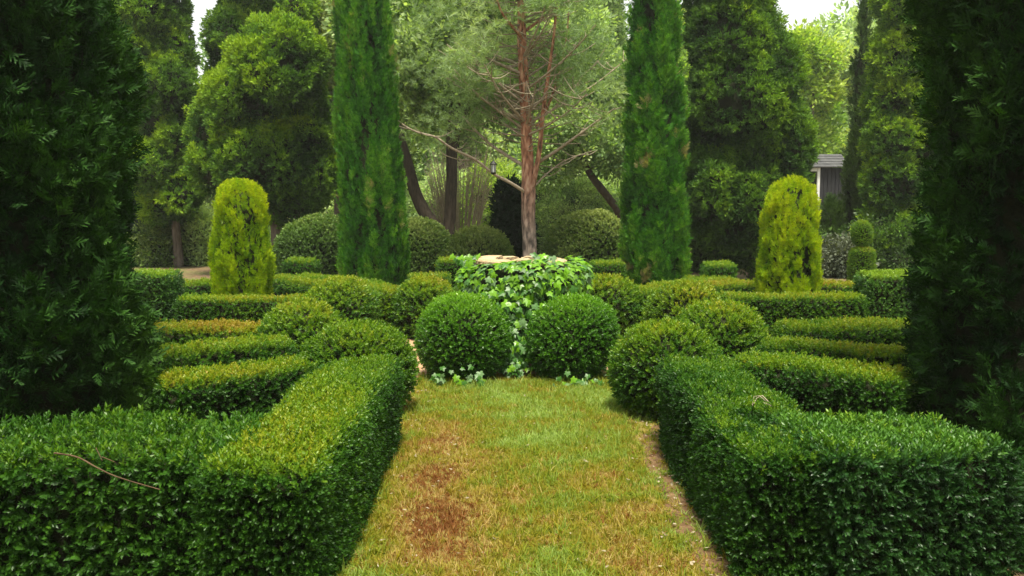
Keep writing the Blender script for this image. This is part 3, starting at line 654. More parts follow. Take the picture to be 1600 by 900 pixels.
# ------------------------------------------------------------------ conifers of rounded lobes
def lobes_tree(name, Y, lobes, trunks, label, cat='conifer', mat=None, dens=230, scl=1.0, kind='tuft', base=.3, top=.6, group=None, core_mat=None, yj=.35, bark=None, depth=.15, core=.86, extra=None, amp=.12, up=.5, jit=.55, thick=.85, sun_x=0.0, bump=.16, billow=.55):
    """lobes: (px, py, rx, ry) as seen from the garden, each its own ellipsoid at about distance Y"""
    cx = np.mean([D(l[0], l[1], Y)[0] for l in lobes]) if not trunks else D(trunks[0][0][0], 400, Y)[0]
    root = empty(name, (cx, Y, 0), label, cat, group)
    E = []
    for k, l in enumerate(lobes):
        x, z = D(l[0], l[1], Y); s = PX(Y); yy = Y + random.uniform(-yj, yj) + (l[4] if len(l) > 4 else 0)
        E.append((np.array([x, yy, z]), np.array([l[2] * s, max(l[2], l[3]) * s * thick, l[3] * s])))
    Ps, Ns, Bs, cores = [], [], [], []; nb, nb2 = Noise(int(rng.integers(1e6)), 5.5), Noise(int(rng.integers(1e6)), 12)
    a = np.linspace(0, math.pi, 15); b = np.linspace(0, 2 * math.pi, 24, endpoint=False)
    for c, r in E:
        S = np.concatenate([np.stack([np.sin(t) * np.cos(b), np.sin(t) * np.sin(b), np.full(24, -np.cos(t))], 1) for t in a])
        nz = Noise(int(rng.integers(1e6)), 4.0)
        V = c + S * r * (1 + .10 * nz(S * 1.3 + c))[:, None]; Fg = grid_faces(15, 24, True)
        P, N = sample(V, Fg, dens)
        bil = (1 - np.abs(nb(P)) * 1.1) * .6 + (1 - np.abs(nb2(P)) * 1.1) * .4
        fl = ((P - c) * N).sum(1) < 0; N[fl] *= -1
        inside = np.zeros(len(P), bool)
        for c2, r2 in E:
            if c2 is c: continue
            inside |= ((((P - c2) / (r2 * .86)) ** 2).sum(1) < 1)
        inside |= rng.random(len(P)) > np.clip(.45 + .9 * bil, .15, 1); P, N, bil = P[~inside], N[~inside], bil[~inside]; Ps.append(P + N * (bil * bump)[:, None]); Ns.append(N); Bs.append(bil)
        if core: cores.append((c + (V - c) * core, Fg))
    P, N, Bl = np.concatenate(Ps), np.concatenate(Ns), np.concatenate(Bs); n = len(P)
    if core:
        V, Fg = merge(cores); mesh_obj('inner_branches', V, Fg, core_mat or M_TWIG, root)['kind'] = 'stuff'
    P = P - N * (rng.random(n) ** 1.2 * depth)[:, None]
    Dr = unit(N + UP * up + rng.normal(size=(n, 3)) * jit)
    t1, t2 = Noise(int(rng.integers(1e6)), 1.8), Noise(int(rng.integers(1e6)), 6)
    T = base + (top - base) * np.clip(N[:, 2] * .5 + .5, 0, 1) + amp * t1(P) + amp * .7 * t2(P) + sun_x * N[:, 0] + billow * (Bl - .35)  # lit tops and a lit side (sun_x) are painted into the tint
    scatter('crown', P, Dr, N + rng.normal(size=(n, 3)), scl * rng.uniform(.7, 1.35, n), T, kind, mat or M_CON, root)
    for k, tr in enumerate(trunks):
        pts = [(*[D(p[0], p[1], Y)[0]], Y + (p[3] if len(p) > 3 else 0), max(D(p[0], p[1], Y)[1], -.05)) for p in tr]; rr = [p[2] * PX(Y) for p in tr]
        V, Fg, _ = tube(pts, rr, 12, .12, seed=k + 3); mesh_obj('trunk', V, Fg, bark or M_BARKG, root)
    return root
lobes_tree('cloud_conifer', 19.3, [(238, 10, 46, 60), (222, 82, 36, 46), (264, 84, 26, 46), (268, 138, 42, 40), (252, 196, 32, 38), (288, 220, 24, 48), (256, 262, 38, 40), (262, 312, 38, 34), (290, 300, 22, 34), (230, -70, 46, 60)],
    [[(280, 428, 8.5), (277, 380, 7), (274, 330, 6), (276, 200, 5), (270, 60, 3)]], 'tall conifer of stacked rounded lobes with bare lower trunk, far left', base=.40, top=.84, group='rounded lobed conifers', dens=620, scl=.8, sun_x=-.15, mat=M_CON)
lobes_tree('cloud_conifer', 17.3, [(448, 115, 62, 62, -.3), (400, 165, 62, 62), (352, 205, 47, 50), (465, 205, 52, 75), (415, 255, 72, 62), (350, 262, 38, 38), (452, 300, 45, 45), (385, 295, 50, 40), (490, 270, 28, 50), (420, 90, 50, 50)],
    [[(436, 412, 12), (434, 375, 10), (430, 330, 9), (425, 240, 7), (440, 120, 4)], [(462, 405, 8), (468, 365, 7), (462, 335, 6), (455, 300, 5)]], 'broad dark conifer of many rounded lobes behind the left golden cypress', base=.27, top=.74, group='rounded lobed conifers', dens=620, scl=.8, sun_x=-.15, amp=.14)
lobes_tree('cloud_conifer', 20.5, [(392, 15, 44, 60), (370, 75, 28, 50), (430, 10, 46, 60), (356, 130, 18, 40), (465, 30, 26, 50), (405, -70, 52, 60)],
    [[(415, 428, 9), (410, 330, 8), (400, 100, 5)]], 'conifer top showing above the broad lobed conifer on the left', base=.3, top=.68, group='rounded lobed conifers', dens=520, scl=.85)
lobes_tree('cloud_conifer', 16.5, [(1168, 325, 78, 78), (1165, 245, 88, 82), (1150, 160, 76, 75), (1148, 70, 68, 75), (1145, -30, 62, 70), (1205, 130, 34, 70), (1228, 235, 28, 70), (1185, 380, 42, 36), (1105, 300, 30, 60)],
    [[(1180, 436, 11), (1178, 400, 10), (1165, 250, 8), (1150, 60, 5)]], 'wide dark conifer with right edge tinted yellow as if lit behind the right golden cypress', base=.27, top=.60, group='rounded lobed conifers', dens=650, scl=.75, sun_x=.2, amp=.1)
lobes_tree('cloud_conifer', 19, [(1388, 378, 50, 44), (1375, 345, 32, 30), (1398, 285, 44, 46), (1392, 225, 38, 42), (1402, 160, 38, 50), (1405, 85, 36, 50), (1410, 0, 32, 60), (1430, 330, 40, 60), (1440, 200, 40, 70)],
    [[(1400, 428, 8), (1400, 200, 5)]], 'yellow green lobed conifer squeezed against the right dark cypress', base=.36, top=.78, group='rounded lobed conifers', dens=520, scl=.85, sun_x=-.1)
lobes_tree('blue_conifer', 21, [(200, 360, 42, 70), (205, 290, 35, 70), (200, 210, 30, 70), (192, 140, 24, 60), (190, 90, 16, 50), (150, 200, 40, 120), (225, 385, 30, 45), (300, 388, 0.1, .1)],
    [[(205, 425, 9), (200, 200, 6)]], 'dark blue green conifer between the big left cypress and the lobed conifer', mat=M_BLUE, base=.15, top=.45, dens=260, kind='plume', scl=1.2)

# ------------------------------------------------------------------ rounded mounds behind the hedges
for (px, py, rx, ry, Y, lb, mt, b_, t_) in [
    (500, 392, 66, 52, 16, 'dark clipped mound between the lobed conifer and bright cypress', M_OLIVE, .22, .60), (655, 395, 50, 52, 17.5, 'olive mound right behind the bright tall cypress', M_OLIVE, .35, .75),
    (742, 392, 50, 40, 16.5, 'pale speckled mound left of the dark cone', M_OLIVE, .45, .95), (918, 385, 62, 55, 17, 'broad grey green mound right of the pine trunk', M_OLIVE, .45, .85),
    (1098, 400, 48, 60, 18.5, 'olive mound between the flecked cypress and wide conifer', M_OLIVE, .35, .70)]:
    x, zt = D(px, py - ry, Y)
    R = rx * 1.08 * PX(Y)
    pr = [(R * .97, 0)] + [(R * math.cos(a) ** .85, zt * math.sin(a)) for a in np.linspace(.15, 1.45, 9)] + [(.01, zt)]
    root = empty('mound_shrub', (x, Y, 0), lb, 'shrub', 'rounded shrubs behind the hedges')
    V, F = lathe_surface(pr, x, Y, 36)
    dress(V, F, root, 1300, 'boxfar', mt, 1.0, patchy(int(rng.integers(1e6)), b_, t_, .1, 2.5), wob=(3.5, .10), depth=.12, inset=.06)

# ------------------------------------------------------------------ the pine
def pine():
    Y = 15.0
    def W(px, py, dy=0.0):
        x, z = D(px, py, Y + dy); return (x, Y + dy, z)
    bx = D(828, 400, Y)[0]
    root = empty('pine_tree', (bx, Y, 0), 'tall pine with reddish bark and thin airy grey green needles behind the planter', 'tree')
    V, F, TP = tube([(bx, Y, -.05), W(828, 395), W(826, 340), W(826, 300), W(824, 250), W(821, 180), W(818, 110), W(815, 40), W(815, -60), W(818, -200)], [.135, .122, .112, .12, .10, .09, .08, .07, .055, .035], 16, .10, 5)
    mesh_obj('trunk', V, F, M_PINEBARK, root)
    ends = []
    def branch(pts, r0, r1, mat=M_PINEBARK, name='branch', nseg=8):
        V, F, P = tube(pts, np.linspace(r0, r1, len(pts)), nseg, .08, int(rng.integers(1e6)))
        mesh_obj(name, V, F, mat, root); return P
    main = [
        [W(832, 292, -.05), W(842, 240, -.15), W(848, 180, -.2), W(858, 110, -.25), W(866, 50, -.3), W(872, -40, -.3)],
        [W(838, 200, 0), W(856, 165, .3), W(872, 120, .5), W(885, 60, .6), W(890, -10, .8)],
        [W(826, 304, 0), W(800, 287, -.2), W(772, 272, -.3), W(742, 249, -.5), W(705, 231, -.7), W(680, 214, -.8), W(650, 206, -.85), W(628, 194, -.9)],
        [W(824, 262, 0), W(790, 242, .2), W(762, 222, .3), W(735, 195, .4), W(722, 180, .5)],
        [W(838, 256, 0), W(870, 235, -.2), W(905, 210, -.4), W(935, 188, -.5), W(962, 168, -.6)],
        [W(820, 176, 0), W(780, 150, .2), W(735, 135, .3), W(708, 120, .4)],
        [W(816, 116, 0), W(780, 100, -.2), W(745, 82, -.4), W(715, 72, -.5)],
        [W(816, 105, 0), W(790, 92, .3), W(750, 80, .5), W(700, 84, .8)],
        [W(836, 290, 0), W(856, 270, .3), W(885, 250, .5), W(925, 236, .8)],
        [W(845, 185, -.2), W(870, 165, -.3), W(888, 145, -.5), W(905, 128, -.5)],
        [W(818, 60, 0), W(795, 35, -.3), W(782, 15, -.5), W(770, -20, -.6)],
        [W(818, 50, 0), W(845, 30, .3), W(862, 12, .5), W(880, -20, .6)]]
    rad0 = [.048, .030, .030, .034, .030, .024, .030, .026, .018, .018, .03, .03]
    for k, (b, r0) in enumerate(zip(main, rad0)):
        P = branch(b, r0, r0 * .35, M_PINEBARK if k < 2 or k > 9 else M_DEADB)
        ends.append(P)
    # more limbs all round, rising with height
    for k in range(48):
        z0 = 2.5 + 4.5 * rng.random() ** 1.5; a = rng.uniform(0, 2 * math.pi); L = rng.uniform(.9, 1.9) * (1 - (z0 - 2.4) / 9)
        tx = np.interp(z0, TP[:, 2], TP[:, 0]); p0 = np.array([tx, Y, z0]); dv = np.array([math.cos(a), math.sin(a), .25 + .4 * rng.random()])
        pts = [p0, p0 + dv * L * .35, p0 + dv * L * .7 + [0, 0, .05], p0 + dv * L + [0, 0, .18]]
        ends.append(branch(pts, .022, .008, M_DEADB))
    # dry side twigs
    tw = []
    for P in ends:
        for q in range(9):
            i = int(rng.uniform(.25, .95) * (len(P) - 1)); dv = rng.normal(size=3); dv[2] = abs(dv[2]) * .3 ; dv /= np.linalg.norm(dv); L = rng.uniform(.2, .6)
            v, f, _ = tube([P[i], P[i] + dv * L * .5, P[i] + dv * L + [0, 0, .08]], [.010, .008, .005], 5); tw.append((v, f))
    for k in range(120):
        z0 = rng.uniform(2.3, 5.2); a = rng.uniform(0, 2 * math.pi); tx = np.interp(z0, TP[:, 2], TP[:, 0]); L = rng.uniform(.3, 1.0)
        p0 = np.array([tx, Y, z0]); dv = np.array([math.cos(a), math.sin(a) * .6, rng.uniform(-.15, .25)])
        v, f, _ = tube([p0, p0 + dv * L * .5, p0 + dv * L + [0, 0, .05]], [.014, .010, .006], 5); tw.append((v, f))
    V, F = merge(tw); o = mesh_obj('dry_twigs', V, F, M_DEAD, root); o['kind'] = 'stuff'
    # needles: clouds about the outer parts of the limbs
    C = []
    for P in ends:
        m = len(P)
        for q in range(5):
            C.append(P[int(rng.uniform(.55, 1.0) * (m - 1))] + rng.normal(size=3) * [.22, .22, .14])
    C = np.array(C)
    xc, zc_ = D(820, 60, Y)
    for k in range(95):            # the open cloud of the crown seen above the mound line
        x, z = D(rng.uniform(640, 955), rng.triangular(-160, 30, 215), Y)
        C = np.vstack([C, [x, Y + rng.uniform(-1.6, 1.6), z]])
    C = C[C[:, 2] > 2.35]
    idx = rng.integers(0, len(C), 4300); Pn = C[idx] + rng.normal(size=(4300, 3)) * [.17, .17, .09]
    Pn[:, 2] += np.where((np.abs(Pn[:, 0] - np.interp(Pn[:, 2], TP[:, 2], TP[:, 0]) - .1) < .42) & (Pn[:, 1] < Y + .1) & (Pn[:, 2] < 4.3), 3.0, 0)
    Dr = unit(rng.normal(size=(4300, 3)) * [1, 1, .5] + UP * .5 + (Pn - [xc, Y, 0]) * [.4, .4, 0])
    scatter('needles', Pn, Dr, rng.normal(size=(4300, 3)), rng.uniform(.8, 1.3, 4300), .5 + .22 * Noise(77, 2.5)(Pn), 'needles', M_PINE, root)
    return root
M_DEADB = noisemat('pine_limb', [(0.3, (0.26, 0.20, 0.14)), (0.7, (0.52, 0.43, 0.33))], scale=10)
pine()

# ------------------------------------------------------------------ lantern hung in the pine
def lantern():
    Y = 14.6; x, zt = D(771, 250, Y); zb = D(771, 273, Y)[1]; x0, zh = D(771, 222, Y); h = zt - zb; r = .045
    root = empty('lantern', (x, Y, zb), 'small black lantern hanging from a low branch left of the pine trunk', 'lantern')
    M_BLK, n, l = newmat('black_iron'); p = n.new('ShaderNodeBsdfPrincipled'); p.inputs['Base Color'].default_value = (.012, .012, .014, 1); p.inputs['Roughness'].default_value = .5
    o = n.new('ShaderNodeOutputMaterial'); l.new(p.outputs[0], o.inputs[0])
    M_GL, n, l = newmat('frosted_glass'); p = n.new('ShaderNodeBsdfPrincipled'); p.inputs['Base Color'].default_value = (.75, .78, .75, 1); p.inputs['Roughness'].default_value = .3
    o = n.new('ShaderNodeOutputMaterial'); l.new(p.outputs[0], o.inputs[0])
    def lat(nm, pr, mt, seg=6):
        V, F = lathe_surface(pr, x, Y, seg); mesh_obj(nm, V, F, mt, root, smooth=False)
    lat('roof', [(.001, zb + h), (r * .4, zb + h * .93), (r * 1.35, zb + h * .72), (r * 1.35, zb + h * .68), (.001, zb + h * .68)], M_BLK)
    lat('glass', [(.001, zb + h * .66), (r * .9, zb + h * .66), (r * .7, zb + h * .17), (.001, zb + h * .17)], M_GL)
    lat('base', [(.001, zb + h * .15), (r, zb + h * .15), (r * .8, zb + h * .05), (.001, zb)], M_BLK)
    for k in range(6):
        a = k * math.pi / 3; c, s = math.cos(a), math.sin(a)
        V, F, _ = tube([(x + r * .98 * c, Y + r * .98 * s, zb + h * .68), (x + r * .78 * c, Y + r * .78 * s, zb + h * .14)], [.005, .005], 5); mesh_obj('bar', V, F, M_BLK, root)
    V, F, _ = tube([(x, Y, zb + h), (x, Y, zh)], [.004, .004], 5); mesh_obj('hanging_wire', V, F, M_BLK, root)
lantern()

# ------------------------------------------------------------------ the planter and its ivy
def planter():
    cx, cy = .09, 8.42
    root = empty('stone_planter', (cx, cy, 0), 'round stone planter with rough sandstone rim, wrapped in ivy', 'planter')
    zt = .985
    # wall stones in courses
    r0, r1 = .33, .40
    def stone(a0, a1, z0, z1, ri, ro, nm='stone', seed=0, round_=.012):
        r = np.random.default_rng(seed); na = 5; V = []; F = []
        for i in range(na + 1):
            a = a0 + (a1 - a0) * i / na; e = round_ * (1 if i in (0, na) else 0)
            for (rr, zz) in ((ri + e, z0 + e), (ro - e - round_ * .5, z0 + e * .5), (ro + r.normal() * .004, (z0 * .7 + z1 * .3)), (ro + r.normal() * .004 - e, (z0 * .25 + z1 * .75)), (ro - e - round_, z1 - e), (ri + e, z1 - e + r.normal() * .003)):
                V.append((cx + rr * math.cos(a), cy + rr * math.sin(a), zz))
        for i in range(na):
            for j in range(6): F.append((i * 6 + j, i * 6 + (j + 1) % 6, i * 6 + 6 + (j + 1) % 6, i * 6 + 6 + j))
        F.append(tuple(range(6))); F.append(tuple(na * 6 + 5 - k for k in range(6)))
        mesh_obj(nm, V, F, M_STONE, root, smooth=False)
    for c in range(6):
        n = 13
        for k in range(n):
            a0 = (k + (c % 2) * .5) * 2 * math.pi / n; stone(a0 + .012, a0 + 2 * math.pi / n - .012, .155 * c + .003, .155 * c + .150, r0, r1 + random.uniform(-.006, .008), seed=c * 20 + k)
    V, F = lathe_surface([(.001, .80), (.30, .80), (r0 + .01, .80), (r0 + .01, .0), (r1 - .02, .0), (r1 - .02, .93), (r0 + .012, .93), (r0 + .012, .82)], cx, cy, 30); mesh_obj('mortar', V, F, M_TWIG, root)
    n = 9
    for k in range(n):
        a0 = k * 2 * math.pi / n + .2; stone(a0 + .03, a0 + 2 * math.pi / n - .03, .915, zt + random.uniform(-.014, .018), .24, .43 + random.uniform(-.012, .018), 'coping_stone', seed=200 + k, round_=.02)
    # ivy
    iv = empty('ivy_plant', (cx, cy, 0), 'ivy draped over the stone planter and down between the two green balls', 'plant')
    def ivy_leaf(mat):
        # pointed five lobed leaf, stalk at the origin, lying in XZ with the tip at +Z
        out = [(0, 0), (.20, -.16), (.46, -.10), (.36, .16), (.55, .42), (.24, .50), (.0, 1.0)]
        pts = [(x_, z_) for x_, z_ in out] + [(-x_, z_) for x_, z_ in out[-2:0:-1]]
        V = [(x_, -.18 * abs(x_) - .10 * z_ * z_, z_) for x_, z_ in pts]; V.append((0, .02, .30)); c = len(V) - 1
        F = [(k, (k + 1) % c, c) for k in range(c)]
        me = bpy.data.meshes.new('ivy_leaf'); me.from_pydata(V, [], F); me.materials.append(mat); return me
    meshes = [ivy_leaf(m_) for m_ in (M_IVY1, M_IVY2, M_IVY3)]
    prof = [(.46, .955), (.55, .945), (.61, .89), (.63, .80), (.61, .68), (.55, .54), (.47, .34), (.46, .18), (.46, .05)]
    V, F = lathe_surface(prof, cx, cy, 48); V = displaced(V, F, Noise(9, 7), .035)
    dens = lambda c, n_: np.where(c[:, 2] > .55, 1.0, .7) * np.where(c[:, 1] > cy + .15, .45, 1.0) 
    P, N = sample(V, F, 620, dens)
    N[((P - [cx, cy, .6]) * N).sum(1) < 0] *= -1
    # the strand hanging between the balls stands further forward, as do the leaves at the left ball's foot
    m = 360; t = rng.random(m) ** 1.3; S1 = np.stack([cx - .045 + rng.normal(size=m) * (.20 - .14 * t), cy - .60 - .28 * t + rng.normal(size=m) * .04, .78 - .74 * t + rng.normal(size=m) * .03], 1)
    m2 = 46; S2 = np.stack([rng.uniform(-.66, -.22, m2), 7.17 + rng.normal(size=m2) * .04 + np.abs(rng.normal(size=m2)) * .02, np.abs(rng.normal(size=m2)) * .07 + .02], 1)
    S2[:, 1] += ((S2[:, 0] + .40) ** 2) * .8
    m3 = 26; m4 = 14; S4 = np.stack([cx + .20 + rng.normal(size=m4) * .07, cy - .36 + rng.normal(size=m4) * .05, 1.0 + np.abs(rng.normal(size=m4)) * .035], 1)
    m5 = 16; S5 = np.stack([cx - .52 + rng.normal(size=m5) * .05, cy - .22 + rng.normal(size=m5) * .06, .97 + np.abs(rng.normal(size=m5)) * .03], 1)
    S3 = np.stack([rng.uniform(.35, .80, m3), 7.2 + rng.normal(size=m3) * .03, np.abs(rng.normal(size=m3)) * .05 + .02], 1)
    P = np.concatenate([P, S1, S2, S3, S4, S5]); N = np.concatenate([N, np.tile([0, -1.0, .25], (m + m2 + m3 + m4 + m5, 1))])
    keep = P[:, 2] > .01; P, N = P[keep], N[keep]
    order = np.argsort(P[:, 1] + rng.random(len(P)) * .05); P, N = P[order], N[order]
    big = []
    for k in range(len(P)):
        nrm = Vector(N[k]) + Vector(rng.normal(size=3)) * .38 + Vector((0, 0, .45)); nrm.normalize()
        dn = Vector((rng.normal() * .5, rng.normal() * .2, -1)) ; zax = (dn - nrm * dn.dot(nrm)).normalized(); xax = nrm.cross(zax).normalized()
        low = P[k][2] < .62
        q = rng.random(); mi = (2 if q < (.24 if low else .14) else 1 if q < (.80 if low else .40) else 0)
        s = (.045 + .042 * rng.random()) * (.8 if P[k][2] < .2 and P[k][1] < 7.6 else 1)
        M = Matrix(((xax.x, nrm.x, zax.x), (xax.y, nrm.y, zax.y), (xax.z, nrm.z, zax.z))) @ Matrix.Scale(s, 3)
        big.append((mi, M, Vector(P[k]) + nrm * .012))
    for mi, M, p in big[:300]:
        o = bpy.data.objects.new('ivy_leaf', meshes[mi]); o.matrix_world = Matrix.Translation(p - iv.location) @ M.to_4x4(); link(o, iv)
    rest = []
    for mi in range(3):
        V, F = [], []
        for m_i, M, p in big[300:]:
            if m_i != mi: continue
            b = len(V); V += [tuple(M @ v.co + p) for v in meshes[mi].vertices]; F += [tuple(b + i for i in pl.vertices) for pl in meshes[mi].polygons]
        o = mesh_obj('leaves', V, F, (M_IVY1, M_IVY2, M_IVY3)[mi], iv, smooth=False); o['kind'] = 'stuff'
    V, F = lathe_surface([(r - .07, z - .02) for r, z in prof], cx, cy, 40); V = displaced(V, F, Noise(10, 6), .02); mesh_obj('stems', V, F, M_TWIG, iv)
planter()

# ------------------------------------------------------------------ the V shaped dark tree, bare shrub and woodland behind
lobes_tree('dark_tree', 18.6, [(640, 90, 60, 45), (700, 40, 70, 50), (760, 60, 60, 45), (690, 130, 45, 30), (600, 20, 60, 50), (770, 150, 40, 28, .6), (650, 170, 36, 30, .6), (740, -40, 80, 50)],
    [[(692, 385, 11), (690, 366, 10), (665, 335, 10.5), (648, 300, 9.5), (638, 262, 8.5), (622, 200, 7), (606, 120, 5)], [(698, 385, 10), (702, 350, 9), (705, 290, 9), (706, 220, 8.5), (714, 150, 8), (730, 80, 6), (742, 10, 4)], [(708, 230, 5), (722, 190, 5), (734, 160, 4), (752, 140, 3)]],
    'leaning pair of dark trunks in a V under airy foliage, left of the pine', 'tree', M_PALE, dens=42, scl=1.0, kind='clumpfar', base=.35, top=.7, core=0, bark=M_BARK, depth=.5)
lobes_tree('leaning_tree', 23, [(900, 200, 55, 40), (960, 230, 40, 40), (860, 250, 40, 35), (930, 120, 55, 45), (1000, 150, 50, 60), (880, 60, 60, 60)],
    [[(985, 372, 7), (962, 325, 6), (940, 296, 6), (918, 265, 5), (900, 220, 4)]], 'dark leaning trunk with sparse leaves right of the pine', 'tree', M_PALE, dens=40, kind='clumpfar', base=.3, top=.7, core=0, bark=M_BARK, depth=.5)
lobes_tree('leaning_tree', 21.5, [(505, 60, 34, 70), (500, 160, 30, 50), (520, 220, 24, 40), (620, 250, 20, 40)],
    [[(530, 425, 7), (527, 300, 6), (520, 230, 6), (514, 180, 5), (524, 120, 5), (540, 60, 4)]], 'brown trunk and sparse dark leaves left of the bright tall cypress', 'tree', M_OLIVE, dens=60, kind='clumpfar', scl=.8, base=.3, top=.6, core=0, depth=.5)
def bare_shrub():
    Y = 20.5; x0 = D(715, 0, Y)[0]
    root = empty('bare_shrub', (x0, Y, 0), 'pale leafless shrub of upright twigs between the dark V trunks', 'shrub')
    parts = []
    for k in range(95):
        px = rng.uniform(662, 770); py = rng.uniform(225, 300); xe, ze = D(px, py, Y); xb = x0 + (xe - x0) * rng.uniform(.2, .5); dy = rng.uniform(-.4, .4)
        parts.append(tube([(xb, Y + dy * .4, 0), ((xb * .55 + xe * .45), Y + dy * .7, ze * .5), (xe, Y + dy, ze)], [.014, .010, .004], 5)[:2])
        for q in range(2):
            t = rng.uniform(.4, .9); b0 = np.array([xb + (xe - xb) * t, Y + dy * t, ze * t]); parts.append(tube([b0, b0 + [rng.normal() * .16, rng.normal() * .1, .18], b0 + [rng.normal() * .28, 0, .42]], [.007, .005, .003], 4)[:2])
    V, F = merge(parts); mesh_obj('twigs', V, F, M_DEAD, root)['kind'] = 'stuff'
bare_shrub()

# low shrubs closing the view under the trees
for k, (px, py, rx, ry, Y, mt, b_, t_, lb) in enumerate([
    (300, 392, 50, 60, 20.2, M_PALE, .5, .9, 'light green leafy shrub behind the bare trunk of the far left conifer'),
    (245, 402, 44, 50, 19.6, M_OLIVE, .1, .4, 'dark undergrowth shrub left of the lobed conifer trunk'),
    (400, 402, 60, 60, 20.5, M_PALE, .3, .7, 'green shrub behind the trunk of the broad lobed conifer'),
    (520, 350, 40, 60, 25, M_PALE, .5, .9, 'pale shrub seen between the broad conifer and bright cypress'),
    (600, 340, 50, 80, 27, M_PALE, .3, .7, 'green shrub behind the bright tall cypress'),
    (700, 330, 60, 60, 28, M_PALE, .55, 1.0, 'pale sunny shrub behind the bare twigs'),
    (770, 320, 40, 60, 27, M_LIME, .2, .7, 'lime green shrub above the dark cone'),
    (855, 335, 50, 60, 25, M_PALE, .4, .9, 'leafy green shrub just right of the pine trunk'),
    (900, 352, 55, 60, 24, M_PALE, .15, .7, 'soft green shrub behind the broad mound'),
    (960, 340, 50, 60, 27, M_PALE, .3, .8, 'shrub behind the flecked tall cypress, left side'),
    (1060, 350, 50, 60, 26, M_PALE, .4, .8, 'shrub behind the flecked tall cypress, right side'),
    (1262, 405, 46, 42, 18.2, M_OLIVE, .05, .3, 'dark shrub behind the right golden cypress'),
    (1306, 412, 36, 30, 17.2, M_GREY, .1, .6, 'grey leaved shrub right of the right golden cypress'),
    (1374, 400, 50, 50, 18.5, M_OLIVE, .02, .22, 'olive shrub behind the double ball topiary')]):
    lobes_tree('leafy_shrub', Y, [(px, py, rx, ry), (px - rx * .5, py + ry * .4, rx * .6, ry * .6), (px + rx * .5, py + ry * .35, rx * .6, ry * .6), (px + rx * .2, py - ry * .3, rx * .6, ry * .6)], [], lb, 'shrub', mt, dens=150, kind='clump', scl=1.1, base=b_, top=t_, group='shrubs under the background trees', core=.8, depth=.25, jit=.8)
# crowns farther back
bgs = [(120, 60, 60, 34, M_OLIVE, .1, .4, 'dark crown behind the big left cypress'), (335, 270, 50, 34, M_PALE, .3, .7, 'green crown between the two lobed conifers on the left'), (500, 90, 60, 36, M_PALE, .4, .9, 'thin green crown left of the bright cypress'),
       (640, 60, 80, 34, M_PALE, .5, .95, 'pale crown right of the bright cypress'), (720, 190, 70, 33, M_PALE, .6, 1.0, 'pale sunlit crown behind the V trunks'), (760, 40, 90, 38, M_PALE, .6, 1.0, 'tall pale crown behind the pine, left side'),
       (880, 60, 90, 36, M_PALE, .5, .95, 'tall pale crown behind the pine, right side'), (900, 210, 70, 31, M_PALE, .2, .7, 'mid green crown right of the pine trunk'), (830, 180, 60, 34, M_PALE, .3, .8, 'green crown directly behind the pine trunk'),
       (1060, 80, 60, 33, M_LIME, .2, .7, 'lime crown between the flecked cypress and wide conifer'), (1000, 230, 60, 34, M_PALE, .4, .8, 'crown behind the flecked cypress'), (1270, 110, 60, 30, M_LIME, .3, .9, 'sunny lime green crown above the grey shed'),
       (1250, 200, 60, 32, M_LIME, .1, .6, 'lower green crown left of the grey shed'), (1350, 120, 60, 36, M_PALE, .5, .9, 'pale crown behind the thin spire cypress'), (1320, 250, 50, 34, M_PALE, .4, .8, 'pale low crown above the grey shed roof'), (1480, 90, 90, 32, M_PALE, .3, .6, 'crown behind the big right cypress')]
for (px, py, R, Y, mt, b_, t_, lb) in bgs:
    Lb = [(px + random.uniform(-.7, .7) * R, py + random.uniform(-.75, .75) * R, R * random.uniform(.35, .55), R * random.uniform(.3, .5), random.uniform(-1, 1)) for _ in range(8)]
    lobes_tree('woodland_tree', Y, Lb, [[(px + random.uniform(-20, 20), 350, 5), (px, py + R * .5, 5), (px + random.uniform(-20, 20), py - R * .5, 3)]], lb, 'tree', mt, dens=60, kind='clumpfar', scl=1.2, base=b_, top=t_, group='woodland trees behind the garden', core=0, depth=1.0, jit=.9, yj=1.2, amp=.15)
# the far wood
def far_wood():
    n = 26000
    x = rng.uniform(-45, 45, n); y = rng.uniform(44, 58, n)
    top = 9.5 + 2.2 * Noise(51, .35)(np.stack([x, y * 0, x * 0], 1)) + 1.0 * Noise(52, 1.3)(np.stack([x, y * 0, x * 0], 1))
    top = np.where(np.abs(x + 17.4) < 2.2, 5.5, top); z = rng.random(n) * top
    P = np.stack([x, y, z], 1); nz = Noise(53, .8)(P); keep = nz > -.25; P = P[keep]; m = len(P)
    scatter('far_woodland', P, unit(UP * .6 + rng.normal(size=(m, 3))), rng.normal(size=(m, 3)), rng.uniform(1.8, 3.4, m), .6 + .25 * Noise(54, .9)(P), 'clumpfar', M_PALE, None)['label'] = 'pale far wood closing the view behind the garden'
far_wood()

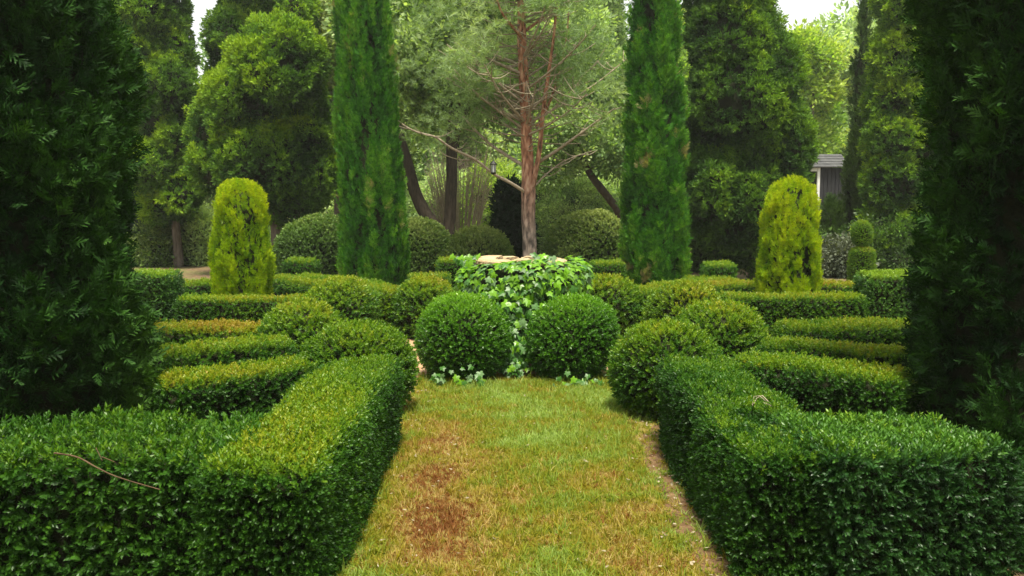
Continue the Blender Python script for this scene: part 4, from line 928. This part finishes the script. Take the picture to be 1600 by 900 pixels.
# ------------------------------------------------------------------ garden shed, right background
def shed():
    Y = 25.0; P_ = lambda px, py: D(px, py, Y)
    xl, _ = P_(1266, 0); xr, _ = P_(1330, 0); ze = P_(0, 262)[1]; zr = P_(0, 240)[1]; dep = 1.3
    root = empty('garden_shed', ((xl + xr) / 2, Y, 0), 'narrow grey timber shed with white corner boards and shingle roof, right background', 'shed')
    M_G = noisemat('grey_paint', [(.3, (.022, .022, .027)), (.7, (.038, .038, .043))], scale=4, bump=.1); M_W = noisemat('white_paint', [(.3, (.62, .62, .60)), (.7, (.78, .78, .76))], scale=5, bump=.1); M_R = noisemat('slate', [(.3, (.05, .05, .055)), (.7, (.11, .11, .11))], scale=6, bump=.3)
    def bx(nm, x0, x1, y0, y1, z0, z1, mt):
        V = [(x, y, z) for x in (x0, x1) for y in (y0, y1) for z in (z0, z1)]; mesh_obj(nm, V, [(0, 1, 3, 2), (4, 6, 7, 5), (0, 4, 5, 1), (2, 3, 7, 6), (0, 2, 6, 4), (1, 5, 7, 3)], mt, root, smooth=False)
    xm = P_(1290, 0)[0]
    nb = 6
    for k in range(nb):
        a = xm + .03 + (xr - xm - .06) * k / nb; b = xm + .03 + (xr - xm - .06) * (k + 1) / nb - .012; bx('board', a, b, Y, Y + .03, 0, ze, M_G)
    bx('back_wall', xm + .01, xr, Y + .035, Y + dep, 0, ze - .01, M_G)
    bx('corner_board', xm - .05, xm + .02, Y - .02, Y + .05, 0, ze, M_W); bx('corner_board', xr - .03, xr + .04, Y - .02, Y + .05, 0, ze, M_W)
    bx('post', xl + .02, xl + .09, Y - .02, Y + .05, 0, ze, M_W); bx('lintel', xl + .02, xm - .055, Y - .01, Y + .04, ze - .1, ze + .0, M_W)
    bx('porch_wall', xl + .1, xm - .06, Y + .5, Y + .6, 0, ze - .01, M_G)
    # pitched roof, ridge along x, gable to the left
    e = .12
    for s, (ya, yb) in enumerate(((Y - e, Y + dep / 2), (Y + dep + e, Y + dep / 2))):
        rows = 5
        for k in range(rows):
            t0, t1 = k / rows, (k + 1.15) / rows; t1 = min(t1, 1)
            y0, y1 = ya + (yb - ya) * t0, ya + (yb - ya) * t1; z0, z1 = ze + .0 + (zr - ze) * t0, ze + (zr - ze) * t1
            V = [(xl - e, y0, z0 + .035), (xr + e, y0, z0 + .035), (xr + e, y1, z1 + .012), (xl - e, y1, z1 + .012), (xl - e, y0, z0 + .01), (xr + e, y0, z0 + .01), (xr + e, y1, z1 - .01), (xl - e, y1, z1 - .01)]
            mesh_obj('shingle_course', V, [(0, 1, 2, 3), (7, 6, 5, 4), (0, 4, 5, 1), (3, 2, 6, 7), (0, 3, 7, 4), (1, 5, 6, 2)], M_R, root, smooth=False)
    mesh_obj('gable', [(xl - .02, Y, ze), (xl - .02, Y + dep, ze), (xl - .02, Y + dep / 2, zr), (xl + .04, Y, ze), (xl + .04, Y + dep, ze), (xl + .04, Y + dep / 2, zr)], [(0, 2, 1), (3, 4, 5), (0, 1, 4, 3), (1, 2, 5, 4), (2, 0, 3, 5)], M_G, root, smooth=False)
shed()

# ------------------------------------------------------------------ fallen twigs
def twig(pts, r, label, sides=()):
    root = None
    parts = [tube(pts, np.linspace(r, r * .5, len(pts)), 6, .1)[:2]] + [tube(s, [r * .6, r * .3], 5)[:2] for s in sides]
    V, F = merge(parts); o = mesh_obj('fallen_twig', V, F, M_DEAD if 'straw' in label else M_TWIGL); tag(o, label, 'twig'); return o
M_TWIGL = noisemat('brown_twig', [(.3, (.06, .035, .02)), (.7, (.14, .09, .05))], scale=20)
g3 = lambda px, py, z: (*G(px, py, z), z)
twig([g3(85, 708, .585), g3(120, 714, .60), g3(150, 730, .59), g3(185, 746, .585), g3(250, 765, .57)], .004, 'broken brown twig lying on top of the near left hedge', [[g3(150, 700, .615), g3(160, 720, .59)], [g3(160, 714, .60), g3(180, 722, .585)]])
rp = [np.array(g3(1185, 628, .575)) + [.05 * math.cos(a * 1.1), .10 * math.sin(a * 1.7), .015 * math.sin(a * 3)] for a in np.linspace(0, 7, 12)]
twig(rp, .0028, 'curled straw coloured stalk lying on the right path hedge')
# ------------------------------------------------------------------ the air
V = [(x, y, z) for x in (-170, 170) for y in (-70, 250) for z in (-1.1, 14)]
mh, n, l = newmat('thin_haze'); pv = n.new('ShaderNodeVolumePrincipled'); pv.inputs['Color'].default_value = (.93, .96, .90, 1); pv.inputs['Density'].default_value = .0011; pv.inputs['Anisotropy'].default_value = .3
o = n.new('ShaderNodeOutputMaterial'); l.new(pv.outputs[0], o.inputs['Volume'])
tag(mesh_obj('haze', V, [(0, 1, 3, 2), (4, 6, 7, 5), (0, 4, 5, 1), (2, 3, 7, 6), (0, 2, 6, 4), (1, 5, 7, 3)], mh, smooth=False), 'thin pale haze filling the garden air', kind='stuff')
print('INSTANCES', N_INST[0], 'OBJECTS', len(bpy.data.objects))
